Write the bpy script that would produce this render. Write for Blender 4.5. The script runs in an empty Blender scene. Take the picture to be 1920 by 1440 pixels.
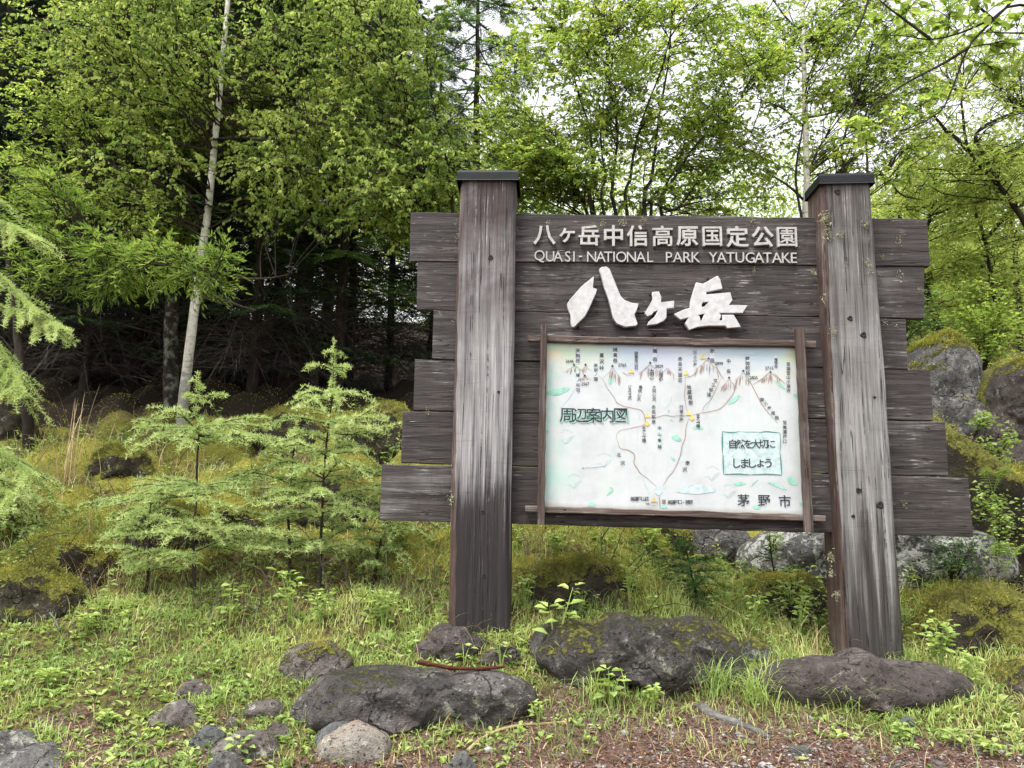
import bpy, bmesh, math
import numpy as np
from mathutils import Vector, Matrix

rng = np.random.default_rng(11)
scene = bpy.context.scene
col = scene.collection
PI = math.pi

# ------------------------------------------------------------------ camera, world, sun, exposure
CZ, PITCH, ROLL, FPX = 0.73, math.radians(9.0), math.radians(0.87), 1450.0
cF = np.array([0, math.cos(PITCH), math.sin(PITCH)])
_R0 = np.array([1.0, 0, 0]); _U0 = np.array([0, -math.sin(PITCH), math.cos(PITCH)])
cR = _R0 * math.cos(ROLL) + _U0 * math.sin(ROLL)
cU = np.cross(cR, cF)
cC = np.array([0, 0, CZ])
cam_d = bpy.data.cameras.new('camera'); cam = bpy.data.objects.new('camera', cam_d); col.objects.link(cam)
cam.matrix_world = Matrix([[cR[i], cU[i], -cF[i], cC[i]] for i in range(3)] + [[0, 0, 0, 1]])
cam_d.sensor_width = 36; cam_d.lens = FPX / 1920 * 36; cam_d.clip_start = 0.05; cam_d.clip_end = 600
scene.camera = cam

SUN_EL, SUN_AZ = math.radians(66), math.radians(215)       # azimuth of the sun, measured from +Y clockwise
world = bpy.data.worlds.new('World'); scene.world = world; world.use_nodes = True
wt = world.node_tree; wt.nodes.clear()
sky = wt.nodes.new('ShaderNodeTexSky'); sky.sky_type = 'NISHITA'; sky.sun_disc = False
sky.sun_elevation = SUN_EL; sky.sun_rotation = SUN_AZ; sky.air_density = 1.0; sky.dust_density = 3.0
hs = wt.nodes.new('ShaderNodeHueSaturation'); hs.inputs['Saturation'].default_value = 0.12   # overcast: the cloud deck takes the blue out
bg = wt.nodes.new('ShaderNodeBackground'); bg.inputs['Strength'].default_value = 0.15
wo = wt.nodes.new('ShaderNodeOutputWorld')
wt.links.new(sky.outputs[0], hs.inputs['Color']); wt.links.new(hs.outputs[0], bg.inputs[0]); wt.links.new(bg.outputs[0], wo.inputs[0])
sd = bpy.data.lights.new('sun', 'SUN'); sd.energy = 1.3; sd.angle = math.radians(22); sd.color = (1, .96, .9)
sun = bpy.data.objects.new('sun', sd); col.objects.link(sun)
_sdir = Vector((math.sin(SUN_AZ) * math.cos(SUN_EL), math.cos(SUN_AZ) * math.cos(SUN_EL), math.sin(SUN_EL)))
sun.rotation_euler = _sdir.to_track_quat('Z', 'Y').to_euler(); sun.location = (0, -5, 30)
vs = scene.view_settings; vs.view_transform = 'Standard'; vs.look = 'None'; vs.gamma = 1; vs.use_curve_mapping = False
vs.exposure = 1.6
scene.render.engine = 'CYCLES'
cy = scene.cycles
cy.max_bounces = 6; cy.diffuse_bounces = 4; cy.glossy_bounces = 2; cy.transmission_bounces = 4; cy.use_denoising = True
cy.caustics_reflective = False; cy.caustics_refractive = False

# ------------------------------------------------------------------ helpers
def ray(px, py): return cF + cR * (px - 960) / FPX + cU * (720 - py) / FPX
def atY(px, py, Y):
    d = ray(px, py); return cC + d * (Y / d[1])
def nrm(a): return a / np.maximum(np.linalg.norm(a, axis=-1, keepdims=True), 1e-9)

def _hash(ix, iy, iz, s):
    n = (ix * 374761393 + iy * 668265263 + iz * 1440670441 + s * 974634777) & 0xFFFFFFFF
    n = ((n ^ (n >> 13)) * 1274126177) & 0xFFFFFFFF
    return ((n ^ (n >> 16)) & 0xFFFFFF) / float(0xFFFFFF)
def vnoise(p, s=0):
    """value noise 0..1 of points (n,3)"""
    i = np.floor(p).astype(np.int64); f = p - i; f = f * f * (3 - 2 * f); r = 0
    for dx in (0, 1):
        for dy in (0, 1):
            for dz in (0, 1):
                w = (f[..., 0] if dx else 1 - f[..., 0]) * (f[..., 1] if dy else 1 - f[..., 1]) * (f[..., 2] if dz else 1 - f[..., 2])
                r = r + w * _hash(i[..., 0] + dx, i[..., 1] + dy, i[..., 2] + dz, s)
    return r
def fbm(p, s=0, o=4):
    a, t, r = .5, 0, 0
    for k in range(o):
        r = r + a * vnoise(p * 2 ** k + 17.3 * k, s + k); t += a; a *= .5
    return r / t
def n2(x, y, sc, s=0, o=3):
    return fbm(np.stack([np.asarray(x) * sc, np.asarray(y) * sc, np.zeros_like(np.asarray(x, float))], -1), s, o)

class MB:
    """collects vertices, quads and triangles of ONE mesh; an optional tint per vertex"""
    def __init__(s): s.v, s.q, s.t, s.c, s.n = [], [], [], [], 0
    def add(s, V, Q=None, T=None, tint=None):
        V = np.asarray(V, float).reshape(-1, 3)
        if Q is not None and len(Q): s.q.append(np.asarray(Q, np.int64) + s.n)
        if T is not None and len(T): s.t.append(np.asarray(T, np.int64) + s.n)
        s.v.append(V); s.c.append(np.full(len(V), .5) if tint is None else np.broadcast_to(np.asarray(tint, float), (len(V),)))
        s.n += len(V)
    def mesh(s, name, mat, off=(0, 0, 0), smooth=False):
        me = bpy.data.meshes.new(name)
        V = np.concatenate(s.v) - np.asarray(off) if s.v else np.zeros((0, 3))
        q = np.concatenate(s.q) if s.q else np.zeros((0, 4), np.int64)
        t = np.concatenate(s.t) if s.t else np.zeros((0, 3), np.int64)
        me.vertices.add(len(V)); me.vertices.foreach_set('co', V.astype(np.float32).ravel())
        me.loops.add(q.size + t.size); me.loops.foreach_set('vertex_index', np.concatenate([q.ravel(), t.ravel()]).astype(np.int32))
        me.polygons.add(len(q) + len(t))
        st = np.concatenate([np.arange(len(q)) * 4, q.size + np.arange(len(t)) * 3]).astype(np.int32)
        me.polygons.foreach_set('loop_start', st)
        me.polygons.foreach_set('use_smooth', np.full(len(q) + len(t), bool(smooth)))
        at = me.attributes.new('tint', 'FLOAT', 'POINT'); at.data.foreach_set('value', np.concatenate(s.c).astype(np.float32) if s.c else [])
        me.update(calc_edges=True); me.validate()
        if mat: me.materials.append(mat)
        return me
    def build(s, name, mat, parent=None, off=(0, 0, 0), smooth=False):
        o = bpy.data.objects.new(name, s.mesh(name, mat, off, smooth)); col.objects.link(o)
        if parent: o.parent = parent
        else: o.location = off
        return o

def tag(o, label=None, cat=None, group=None, kind=None):
    for k, v in (('label', label), ('category', cat), ('group', group), ('kind', kind)):
        if v: o[k] = v
    return o
def thing(name, loc, label, cat, group=None):
    o = bpy.data.objects.new(name, None); col.objects.link(o); o.location = loc; o.empty_display_size = .1
    return tag(o, label, cat, group)

def tube(mb, pts, rad, sides=6, tint=.5, cap=True):
    P = np.asarray(pts, float); n = len(P); r = np.broadcast_to(np.asarray(rad, float), (n,))
    T = nrm(np.gradient(P, axis=0)); ref = np.array([.31, .2, .93]) if abs(T[0, 2]) < .8 else np.array([.95, .2, .1])
    A = nrm(np.cross(T, ref)); B = np.cross(T, A)
    a = np.arange(sides) * 2 * PI / sides
    V = P[:, None] + (A[:, None] * np.cos(a)[None, :, None] + B[:, None] * np.sin(a)[None, :, None]) * r[:, None, None]
    i = np.arange(n - 1)[:, None] * sides; j = np.arange(sides)[None]; k = (j + 1) % sides
    Q = np.stack([i + j, i + k, i + sides + k, i + sides + j], -1).reshape(-1, 4)
    V = V.reshape(-1, 3)
    T3 = None
    if cap:
        V = np.concatenate([V, P[:1], P[-1:]]); c0, c1 = n * sides, n * sides + 1; jj = np.arange(sides); kk = (jj + 1) % sides
        T3 = np.concatenate([np.stack([kk, jj, np.full(sides, c0)], -1), np.stack([(n - 1) * sides + jj, (n - 1) * sides + kk, np.full(sides, c1)], -1)])
    mb.add(V, Q, T3, tint)
def smoothline(pts, n):
    """Catmull-Rom through the points"""
    P = np.asarray(pts, float); P = np.concatenate([2 * P[:1] - P[1:2], P, 2 * P[-1:] - P[-2:-1]])
    m = len(P) - 3; t = np.linspace(0, m - 1e-6, n); i = t.astype(int); f = (t - i)[:, None]
    a, b, c, d = P[i], P[i + 1], P[i + 2], P[i + 3]
    return .5 * (2 * b + (c - a) * f + (2 * a - 5 * b + 4 * c - d) * f * f + (3 * b - a - 3 * c + d) * f ** 3)

def leaves(mb, P, A, N, L, W, tint, wide=.45, fold=.15, droop=.15):
    """N leaves: base point, axis, face normal, length, width -> six-sided folded blades (two quads)"""
    A = nrm(A); S = nrm(np.cross(A, N)); N = np.cross(S, A); n = len(P)
    L = np.broadcast_to(np.asarray(L, float), (n,))[:, None]; W = np.broadcast_to(np.asarray(W, float), (n,))[:, None] / 2
    tip = P + A * L - N * L * droop; m1 = P + A * L * wide; m2 = P + A * L * (wide + .3) - N * L * droop * .5
    f = N * W * fold * 2
    V = np.stack([P, m1 + S * W + f, m2 + S * W * .72 + f, tip, m2 - S * W * .72 + f, m1 - S * W + f], 1).reshape(-1, 3)
    b = np.arange(n)[:, None] * 6
    Q = np.concatenate([b + [0, 1, 2, 3], b + [0, 3, 4, 5]])
    mb.add(V, Q, None, np.repeat(np.broadcast_to(tint, (n,)), 6))
def blades(mb, P, H, lean, W, tint, curve=.5):
    """grass blades: base, height, horizontal lean vector (n,3), width"""
    n = len(P); H = np.broadcast_to(H, (n,))[:, None]; W = np.broadcast_to(W, (n,))[:, None] / 2
    a = rng.uniform(0, 2 * PI, n); S = np.stack([np.cos(a), np.sin(a), 0 * a], -1)
    up = np.array([0, 0, 1.0])
    m = P + up * H * .55 + lean * H * .3; t = P + up * H * (1 - curve * np.linalg.norm(lean, axis=-1, keepdims=True) ** 2 * .6) + lean * H
    V = np.stack([P - S * W, P + S * W, m + S * W * .8, m - S * W * .8, t], 1).reshape(-1, 3)
    b = np.arange(n)[:, None] * 5
    mb.add(V, b + [0, 1, 2, 3], b + [3, 2, 4], np.repeat(np.broadcast_to(tint, (n,)), 5))
def straws(mb, P, H, lean, W, tint, droop=.55, seg=5):
    """arching blades of five segments"""
    n = len(P); lm = np.linalg.norm(lean, axis=-1); S = nrm(np.stack([-lean[:, 1], lean[:, 0], 0 * lm], -1)) * .8 + rng.normal(size=(n, 3)) * [.3, .3, 0]; V = []
    for k in range(seg + 1):
        u = k / seg; c = P + lean * (H * u ** 1.6)[:, None] + np.array([0, 0, 1.0]) * (H * (u - droop * u ** 3 * lm))[:, None]; ww = W / 2 * (1 - u) ** .6; V += [c - S * ww, c + S * ww]
    V = np.stack(V, 1); b = np.arange(n)[:, None] * (2 * seg + 2)
    mb.add(V.reshape(-1, 3), np.concatenate([b + [2 * k, 2 * k + 1, 2 * k + 3, 2 * k + 2] for k in range(seg)]), None, np.repeat(np.broadcast_to(tint, (n,)), 2 * seg + 2))
def rdir(n, up=0.0, spread=1.0):
    v = rng.normal(size=(n, 3)) * spread; v[:, 2] += up; return nrm(v)

# ------------------------------------------------------------------ materials
def newmat(name):
    m = bpy.data.materials.new(name); m.use_nodes = True; t = m.node_tree; t.nodes.clear()
    out = t.nodes.new('ShaderNodeOutputMaterial')
    def N(kind, **kw):
        n = t.nodes.new('ShaderNode' + kind)
        for k, v in kw.items():
            if k in n.inputs: n.inputs[k].default_value = v
            else: setattr(n, k, v)
        return n
    def Lk(a, b): t.links.new(a, b)
    return m, N, Lk, out
def ramp(N, Lk, fac, stops):
    r = N('ValToRGB'); e = r.color_ramp.elements
    while len(e) < len(stops): e.new(.5)
    for i, (p, c) in enumerate(stops):
        e[i].position = p; e[i].color = (*c, 1) if len(c) == 3 else c
    Lk(fac, r.inputs[0]); return r.outputs[0]
def gray(N, Lk, fac, a, b):
    m = N('MapRange'); m.inputs[1].default_value = a; m.inputs[2].default_value = b; Lk(fac, m.inputs[0]); return m.outputs[0]
def mix(N, Lk, fac, a, b, blend='MIX'):
    m = N('Mix', data_type='RGBA', blend_type=blend)
    for s, x in ((0, fac), (6, a), (7, b)):
        if isinstance(x, (int, float)): m.inputs[s].default_value = x
        elif isinstance(x, tuple): m.inputs[s].default_value = (*x, 1)
        else: Lk(x, m.inputs[s])
    return m.outputs[2]
def math_(N, Lk, op, a, b=0.0):
    m = N('Math', operation=op)
    for i, x in ((0, a), (1, b)):
        if isinstance(x, (int, float)): m.inputs[i].default_value = x
        else: Lk(x, m.inputs[i])
    return m.outputs[0]
def coords(N, Lk, scale=(1, 1, 1), rand=True):
    tc = N('TexCoord'); mp = N('Mapping'); mp.inputs['Scale'].default_value = scale
    if rand:
        oi = N('ObjectInfo'); va = N('VectorMath', operation='ADD'); s = N('Math', operation='MULTIPLY'); s.inputs[1].default_value = 37.0
        Lk(oi.outputs['Random'], s.inputs[0]); Lk(tc.outputs['Object'], va.inputs[0]); Lk(s.outputs[0], va.inputs[1]); Lk(va.outputs[0], mp.inputs[0])
    else: Lk(tc.outputs['Object'], mp.inputs[0])
    return mp.outputs[0]
def noise(N, Lk, vec, scale, detail=4, rough=.6, dist=0.0):
    n = N('TexNoise'); n.inputs['Scale'].default_value = scale; n.inputs['Detail'].default_value = detail
    n.inputs['Roughness'].default_value = rough; n.inputs['Distortion'].default_value = dist; Lk(vec, n.inputs['Vector']); return n.outputs[0]
def finish(N, Lk, out, colr, rough=.8, bump=None, bstr=.4, bdist=.01, spec=.3):
    p = N('BsdfPrincipled'); p.inputs['Specular IOR Level'].default_value = spec
    if isinstance(colr, tuple): p.inputs['Base Color'].default_value = (*colr, 1)
    else: Lk(colr, p.inputs['Base Color'])
    if isinstance(rough, float): p.inputs['Roughness'].default_value = rough
    else: Lk(rough, p.inputs['Roughness'])
    if bump is not None:
        b = N('Bump'); b.inputs['Strength'].default_value = bstr; b.inputs['Distance'].default_value = bdist
        Lk(bump, b.inputs['Height']); Lk(b.outputs[0], p.inputs['Normal'])
    Lk(p.outputs[0], out.inputs[0]); return p

def leaf_mat(name, stops, trans=.4, tmul=1.3, rough=.5, clump=1.2):
    """leaf: tint attribute picks the hue, a translucent share lets light through"""
    m, N, Lk, out = newmat(name)
    at = N('Attribute', attribute_name='tint')
    v = coords(N, Lk, rand=True); cl = noise(N, Lk, v, clump, 2)
    f = math_(N, Lk, 'ADD', math_(N, Lk, 'MULTIPLY', at.outputs['Fac'], .75), math_(N, Lk, 'MULTIPLY', math_(N, Lk, 'SUBTRACT', cl, .4), .8))
    c = ramp(N, Lk, f, stops)
    p = N('BsdfPrincipled'); p.inputs['Roughness'].default_value = rough; p.inputs['Specular IOR Level'].default_value = .35
    Lk(c, p.inputs['Base Color'])
    tr = N('BsdfTranslucent'); tc = mix(N, Lk, 1.0, c, (tmul * 1.03, tmul, tmul * .75), 'MULTIPLY'); Lk(tc, tr.inputs[0])
    mx = N('MixShader'); mx.inputs[0].default_value = trans; Lk(p.outputs[0], mx.inputs[1]); Lk(tr.outputs[0], mx.inputs[2]); Lk(mx.outputs[0], out.inputs[0])
    return m

M = {}
M['birch_leaf'] = leaf_mat('birch_leaf', [(.1, (.10, .17, .035)), (.45, (.26, .365, .08)), (.8, (.45, .54, .16)), (1, (.62, .65, .30))], .55, 1.45)
M['maple_leaf'] = leaf_mat('maple_leaf', [(.1, (.12, .19, .04)), (.5, (.26, .36, .08)), (.85, (.42, .48, .13)), (1, (.52, .45, .20))], .58, 1.5)
M['yellow_leaf'] = leaf_mat('yellow_leaf', [(.1, (.18, .27, .06)), (.5, (.38, .48, .13)), (.9, (.55, .61, .21)), (1, (.62, .60, .27))], .5)
M['willow_leaf'] = leaf_mat('willow_leaf', [(.1, (.09, .17, .035)), (.5, (.25, .37, .075)), (.9, (.42, .52, .14)), (1, (.54, .57, .22))], .45)
M['larch_leaf'] = leaf_mat('larch_leaf', [(.1, (.22, .32, .11)), (.5, (.42, .52, .20)), (.9, (.58, .66, .31)), (1, (.66, .71, .38))], .35, clump=3)
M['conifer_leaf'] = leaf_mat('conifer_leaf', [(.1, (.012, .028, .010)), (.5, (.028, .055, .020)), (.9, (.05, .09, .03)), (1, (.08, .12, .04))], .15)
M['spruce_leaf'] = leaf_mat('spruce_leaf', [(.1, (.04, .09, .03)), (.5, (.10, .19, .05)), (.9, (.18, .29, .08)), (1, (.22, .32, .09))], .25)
M['herb_leaf'] = leaf_mat('herb_leaf', [(.1, (.13, .21, .05)), (.5, (.31, .42, .12)), (.85, (.47, .56, .19)), (1, (.56, .61, .27))], .38, clump=2)
M['grass'] = leaf_mat('grass', [(.05, (.14, .24, .06)), (.45, (.33, .45, .13)), (.72, (.50, .56, .19)), (.9, (.60, .57, .26)), (1, (.62, .53, .33))], .35, clump=1.5)
M['straw'] = leaf_mat('straw', [(.1, (.20, .13, .06)), (.5, (.38, .28, .15)), (1, (.55, .45, .28))], .2)
M['moss'] = leaf_mat('moss', [(.05, (.07, .075, .015)), (.35, (.22, .23, .04)), (.6, (.42, .40, .075)), (.8, (.52, .46, .11)), (1, (.46, .32, .11))], .3, clump=1.8)
M['lichen'] = leaf_mat('lichen', [(.1, (.26, .28, .18)), (.6, (.42, .43, .28)), (1, (.55, .55, .40))], .2)
M['litter'] = leaf_mat('litter', [(.1, (.06, .03, .02)), (.4, (.17, .075, .05)), (.7, (.30, .17, .115)), (.9, (.42, .33, .25)), (1, (.52, .46, .38))], .05)
M['petal'] = leaf_mat('petal', [(.1, (.7, .7, .65)), (1, (.8, .8, .8))], .2)

def bark_mat(name, stops, sc=(6, 6, 1.5), bstr=.6):
    m, N, Lk, out = newmat(name)
    v = coords(N, Lk, sc); a = noise(N, Lk, v, 4, 6, .7); v2 = coords(N, Lk); b = noise(N, Lk, v2, 5, 3)
    f = math_(N, Lk, 'ADD', math_(N, Lk, 'MULTIPLY', a, .65), math_(N, Lk, 'MULTIPLY', b, .45))
    finish(N, Lk, out, ramp(N, Lk, f, stops), .9, a, bstr, .02, .15); return m
M['dark_bark'] = bark_mat('dark_bark', [(.3, (.012, .010, .008)), (.55, (.03, .024, .019)), (.75, (.07, .06, .05))])
M['twig'] = bark_mat('twig', [(.3, (.02, .016, .012)), (.6, (.05, .04, .03)), (.8, (.11, .10, .085))])
M['lichen_bark'] = bark_mat('lichen_bark', [(.42, (.012, .010, .008)), (.56, (.03, .027, .02)), (.61, (.12, .12, .10)), (.8, (.20, .20, .165))], (3, 3, 3))
M['red_bark'] = bark_mat('red_bark', [(.3, (.020, .007, .005)), (.55, (.065, .019, .013)), (.8, (.15, .06, .045))], (14, 14, 14))
M['pale_wood'] = bark_mat('pale_wood', [(.3, (.20, .14, .07)), (.6, (.36, .28, .15)), (.8, (.48, .40, .26))], (12, 12, 12))
M['dead_twig'] = bark_mat('dead_twig', [(.3, (.02, .017, .014)), (.55, (.06, .053, .044)), (.8, (.15, .14, .12))])
M['grey_wood'] = bark_mat('grey_wood', [(.3, (.04, .037, .034)), (.55, (.12, .115, .11)), (.8, (.26, .25, .24))], (4, 10, 10))
def birch_bark():
    m, N, Lk, out = newmat('birch_bark')
    v = coords(N, Lk, (1.3, 1.3, 11)); a = noise(N, Lk, v, 2.6, 5, .65)
    v3 = coords(N, Lk); b = noise(N, Lk, v3, 3.0, 4, .6); c = noise(N, Lk, v3, 14, 4, .7)
    base = ramp(N, Lk, c, [(.3, (.44, .42, .36)), (.6, (.68, .65, .58)), (.8, (.78, .76, .70))])
    d = gray(N, Lk, a, .57, .64); base = mix(N, Lk, math_(N, Lk, 'MULTIPLY', d, .85), base, (.045, .035, .028))
    e = gray(N, Lk, b, .62, .72); base = mix(N, Lk, math_(N, Lk, 'MULTIPLY', e, .7), base, (.12, .11, .08))
    # dark lichened foot of the trunk
    tc = N('TexCoord'); sx = N('SeparateXYZ'); Lk(tc.outputs['Object'], sx.inputs[0])
    low = math_(N, Lk, 'ADD', gray(N, Lk, sx.outputs[2], 1.6, .1), math_(N, Lk, 'MULTIPLY', math_(N, Lk, 'SUBTRACT', c, .5), 1.6))
    base = mix(N, Lk, math_(N, Lk, 'MULTIPLY', gray(N, Lk, low, .45, .8), .75), base, (.10, .095, .075))
    finish(N, Lk, out, base, .75, a, .3, .01, .2); return m
M['birch_bark'] = birch_bark()

def rock_mat(name, dark, mid, light, lichen=.5, spot=(.42, .42, .36), moss_amt=1.0, rust=0.0):
    m, N, Lk, out = newmat(name)
    v = coords(N, Lk); a = noise(N, Lk, v, 3.5, 6, .65, .3); b = noise(N, Lk, v, 22, 6, .7); c = noise(N, Lk, v, 60, 4, .7)
    f = math_(N, Lk, 'ADD', math_(N, Lk, 'MULTIPLY', a, .6), math_(N, Lk, 'MULTIPLY', b, .45))
    base = ramp(N, Lk, f, [(.36, dark), (.54, mid), (.72, light)])
    if rust:
        r = gray(N, Lk, noise(N, Lk, v, 2.2, 4, .6), .5, .68); base = mix(N, Lk, math_(N, Lk, 'MULTIPLY', r, rust), base, (.21, .12, .075))
    # crusty pale lichen patches with speckles
    l1 = noise(N, Lk, v, 5.5, 5, .75, .5); l2 = math_(N, Lk, 'ADD', math_(N, Lk, 'MULTIPLY', l1, .7), math_(N, Lk, 'MULTIPLY', b, .5))
    lm = gray(N, Lk, l2, .74 - .14 * lichen, .79 - .14 * lichen)
    base = mix(N, Lk, math_(N, Lk, 'MULTIPLY', lm, .75), base, spot)
    vo = N('TexVoronoi'); vo.inputs['Scale'].default_value = 34; Lk(v, vo.inputs['Vector'])
    sp = math_(N, Lk, 'MULTIPLY', gray(N, Lk, vo.outputs['Distance'], .26, .10), gray(N, Lk, a, .50, .64))
    base = mix(N, Lk, math_(N, Lk, 'MULTIPLY', sp, .6 * min(1, lichen * 1.5)), base, (.48, .47, .42))
    # pits and cracks
    pt = gray(N, Lk, noise(N, Lk, v, 48, 3, .6), .40, .30); base = mix(N, Lk, math_(N, Lk, 'MULTIPLY', pt, .75), base, tuple(x * .4 for x in dark))
    wv = N('VectorMath', operation='ADD'); nz = N('TexNoise'); nz.inputs['Scale'].default_value = 5; nz.inputs['Detail'].default_value = 4; Lk(v, nz.inputs['Vector']); sc3 = N('VectorMath', operation='SCALE'); sc3.inputs['Scale'].default_value = .35; Lk(nz.outputs['Color'], sc3.inputs[0]); Lk(v, wv.inputs[0]); Lk(sc3.outputs[0], wv.inputs[1])
    vc = N('TexVoronoi', feature='DISTANCE_TO_EDGE'); vc.inputs['Scale'].default_value = 2.3; Lk(wv.outputs[0], vc.inputs['Vector'])
    ck = math_(N, Lk, 'MULTIPLY', gray(N, Lk, vc.outputs['Distance'], .016, .003), gray(N, Lk, a, .50, .58)); base = mix(N, Lk, math_(N, Lk, 'MULTIPLY', ck, .6), base, tuple(x * .35 for x in dark))
    at = N('Attribute', attribute_name='tint')
    mm = math_(N, Lk, 'ADD', at.outputs['Fac'], math_(N, Lk, 'MULTIPLY', math_(N, Lk, 'SUBTRACT', b, .5), 1.3))
    mk = math_(N, Lk, 'MULTIPLY', gray(N, Lk, mm, .5, .68), moss_amt)
    mc = ramp(N, Lk, noise(N, Lk, v, 30, 5, .75), [(.3, (.03, .03, .008)), (.5, (.11, .11, .022)), (.7, (.24, .22, .045))])
    base = mix(N, Lk, mk, base, mc)
    h = math_(N, Lk, 'ADD', math_(N, Lk, 'MULTIPLY', b, .7), math_(N, Lk, 'MULTIPLY', c, .5)); h = math_(N, Lk, 'ADD', h, mk); h = math_(N, Lk, 'SUBTRACT', h, math_(N, Lk, 'ADD', ck, math_(N, Lk, 'MULTIPLY', pt, .6)))
    finish(N, Lk, out, base, .85, h, 1.0, .035, .25); return m
M['basalt'] = rock_mat('basalt', (.019, .0165, .0155), (.072, .064, .060), (.20, .187, .176), .62, (.26, .26, .20))
M['brown_rock'] = rock_mat('brown_rock', (.027, .022, .020), (.074, .062, .056), (.165, .142, .128), .35, (.28, .27, .23))
M['grey_rock'] = rock_mat('grey_rock', (.035, .035, .033), (.10, .098, .093), (.21, .205, .195), .45)
M['rust_stone'] = rock_mat('rust_stone', (.10, .09, .075), (.22, .20, .17), (.36, .33, .29), .4, rust=.7)
M['stone'] = rock_mat('stone', (.05, .042, .038), (.125, .108, .096), (.26, .235, .21), .4)
M['slate'] = rock_mat('slate', (.05, .052, .05), (.11, .115, .11), (.19, .195, .185), .2)
M['lichen_rock'] = rock_mat('lichen_rock', (.03, .028, .026), (.10, .10, .095), (.28, .28, .26), 1.0, (.50, .50, .46))
M['moss_rock'] = rock_mat('moss_rock', (.02, .016, .010), (.045, .038, .025), (.09, .075, .05), .3)

def plank_mat(name, axis, dark, mid, grey, wear, base_dark=0.0, gap=.0, red=0.0):
    """weathered timber; grain runs along axis (0 = along the plank, 2 = up the post)"""
    m, N, Lk, out = newmat(name)
    s1 = [38, 38, 38]; s1[axis] = 1.1; s2 = [120, 120, 120]; s2[axis] = 3.0
    v = coords(N, Lk, tuple(s1)); a = noise(N, Lk, v, 1, 5, .65, .25); v2 = coords(N, Lk, tuple(s2)); b = noise(N, Lk, v2, 1, 4, .7)
    v3 = coords(N, Lk); w = noise(N, Lk, v3, 2.2, 5, .6, .4); w2 = noise(N, Lk, v3, 9, 4, .65)
    s4 = [24, 24, 24]; s4[axis] = .8; w3 = noise(N, Lk, coords(N, Lk, tuple(s4)), 1, 4, .6, .3)
    f = math_(N, Lk, 'ADD', math_(N, Lk, 'MULTIPLY', a, .62), math_(N, Lk, 'MULTIPLY', b, .4))
    base = ramp(N, Lk, f, [(.36, dark), (.52, mid), (.7, tuple(min(1, x * 1.9) for x in mid))])
    if red:
        base = mix(N, Lk, math_(N, Lk, 'MULTIPLY', gray(N, Lk, w3, .48, .62), red), base, (.095, .042, .034))
    wm = math_(N, Lk, 'ADD', math_(N, Lk, 'MULTIPLY', w, .55), math_(N, Lk, 'MULTIPLY', w3, .55))
    if base_dark:
        tc = N('TexCoord'); sx = N('SeparateXYZ'); Lk(tc.outputs['Object'], sx.inputs[0]); z = sx.outputs[2]
        zz = math_(N, Lk, 'ADD', z, math_(N, Lk, 'MULTIPLY', math_(N, Lk, 'SUBTRACT', w3, .5), 1.6))
        lift = math_(N, Lk, 'MULTIPLY', gray(N, Lk, zz, base_dark - .35, base_dark + .40), gray(N, Lk, zz, 2.75, 1.5 + base_dark * .3))
        wm = math_(N, Lk, 'ADD', wm, math_(N, Lk, 'MULTIPLY', math_(N, Lk, 'SUBTRACT', lift, .45), .28))
    wmask = gray(N, Lk, wm, .62 - wear * .25, .84 - wear * .2)
    gcol = ramp(N, Lk, f, [(.36, tuple(x * .45 for x in grey)), (.5, grey), (.68, tuple(min(1, x * 1.7) for x in grey))])
    base = mix(N, Lk, wmask, base, gcol)
    st = math_(N, Lk, 'MULTIPLY', gray(N, Lk, b, .60, .68), gray(N, Lk, math_(N, Lk, 'ADD', w2, math_(N, Lk, 'MULTIPLY', w, .6)), .78, .92))
    base = mix(N, Lk, math_(N, Lk, 'MULTIPLY', st, .85), base, (.42, .40, .385))
    if base_dark:                                                              # the foot of the post is soaked
        wet = gray(N, Lk, zz, base_dark + .22, base_dark - .25); base = mix(N, Lk, math_(N, Lk, 'MULTIPLY', wet, .7), base, tuple(x * .75 for x in dark))
    # fine cross-saw marks
    s5 = [4, 4, 4]; s5[axis] = 90; sw = noise(N, Lk, coords(N, Lk, tuple(s5)), 1, 3, .6)
    base = mix(N, Lk, math_(N, Lk, 'MULTIPLY', gray(N, Lk, sw, .62, .72), .30), base, dark)
    # drying splits along the grain
    s6 = [26, 26, 26]; s6[axis] = .55; ck = noise(N, Lk, coords(N, Lk, tuple(s6)), 1, 2, .5, .15)
    cr = math_(N, Lk, 'MULTIPLY', gray(N, Lk, math_(N, Lk, 'ABSOLUTE', math_(N, Lk, 'SUBTRACT', ck, .5)), .012, .003), gray(N, Lk, w2, .42, .55))
    base = mix(N, Lk, math_(N, Lk, 'MULTIPLY', cr, .85), base, (.008, .007, .006))
    h = math_(N, Lk, 'SUBTRACT', math_(N, Lk, 'ADD', math_(N, Lk, 'MULTIPLY', a, .8), math_(N, Lk, 'MULTIPLY', b, .6)), cr)
    finish(N, Lk, out, base, .72, h, .7, .008, .3); return m
M['plank'] = plank_mat('plank', 0, (.013, .0105, .0098), (.041, .034, .0315), (.15, .140, .134), .20)
M['post_dark'] = plank_mat('post_dark', 2, (.016, .013, .013), (.042, .035, .034), (.24, .232, .23), .55, .78, red=.25)
M['post_grey'] = plank_mat('post_grey', 2, (.033, .028, .025), (.08, .071, .065), (.20, .194, .187), .6, .45)
M['post_side'] = plank_mat('post_side', 2, (.024, .015, .012), (.070, .044, .036), (.17, .145, .13), .3)
M['rail'] = plank_mat('rail', 0, (.030, .019, .015), (.075, .052, .043), (.22, .19, .17), .25)
M['stile'] = plank_mat('stile', 2, (.028, .018, .014), (.070, .048, .040), (.20, .175, .16), .2)
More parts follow.
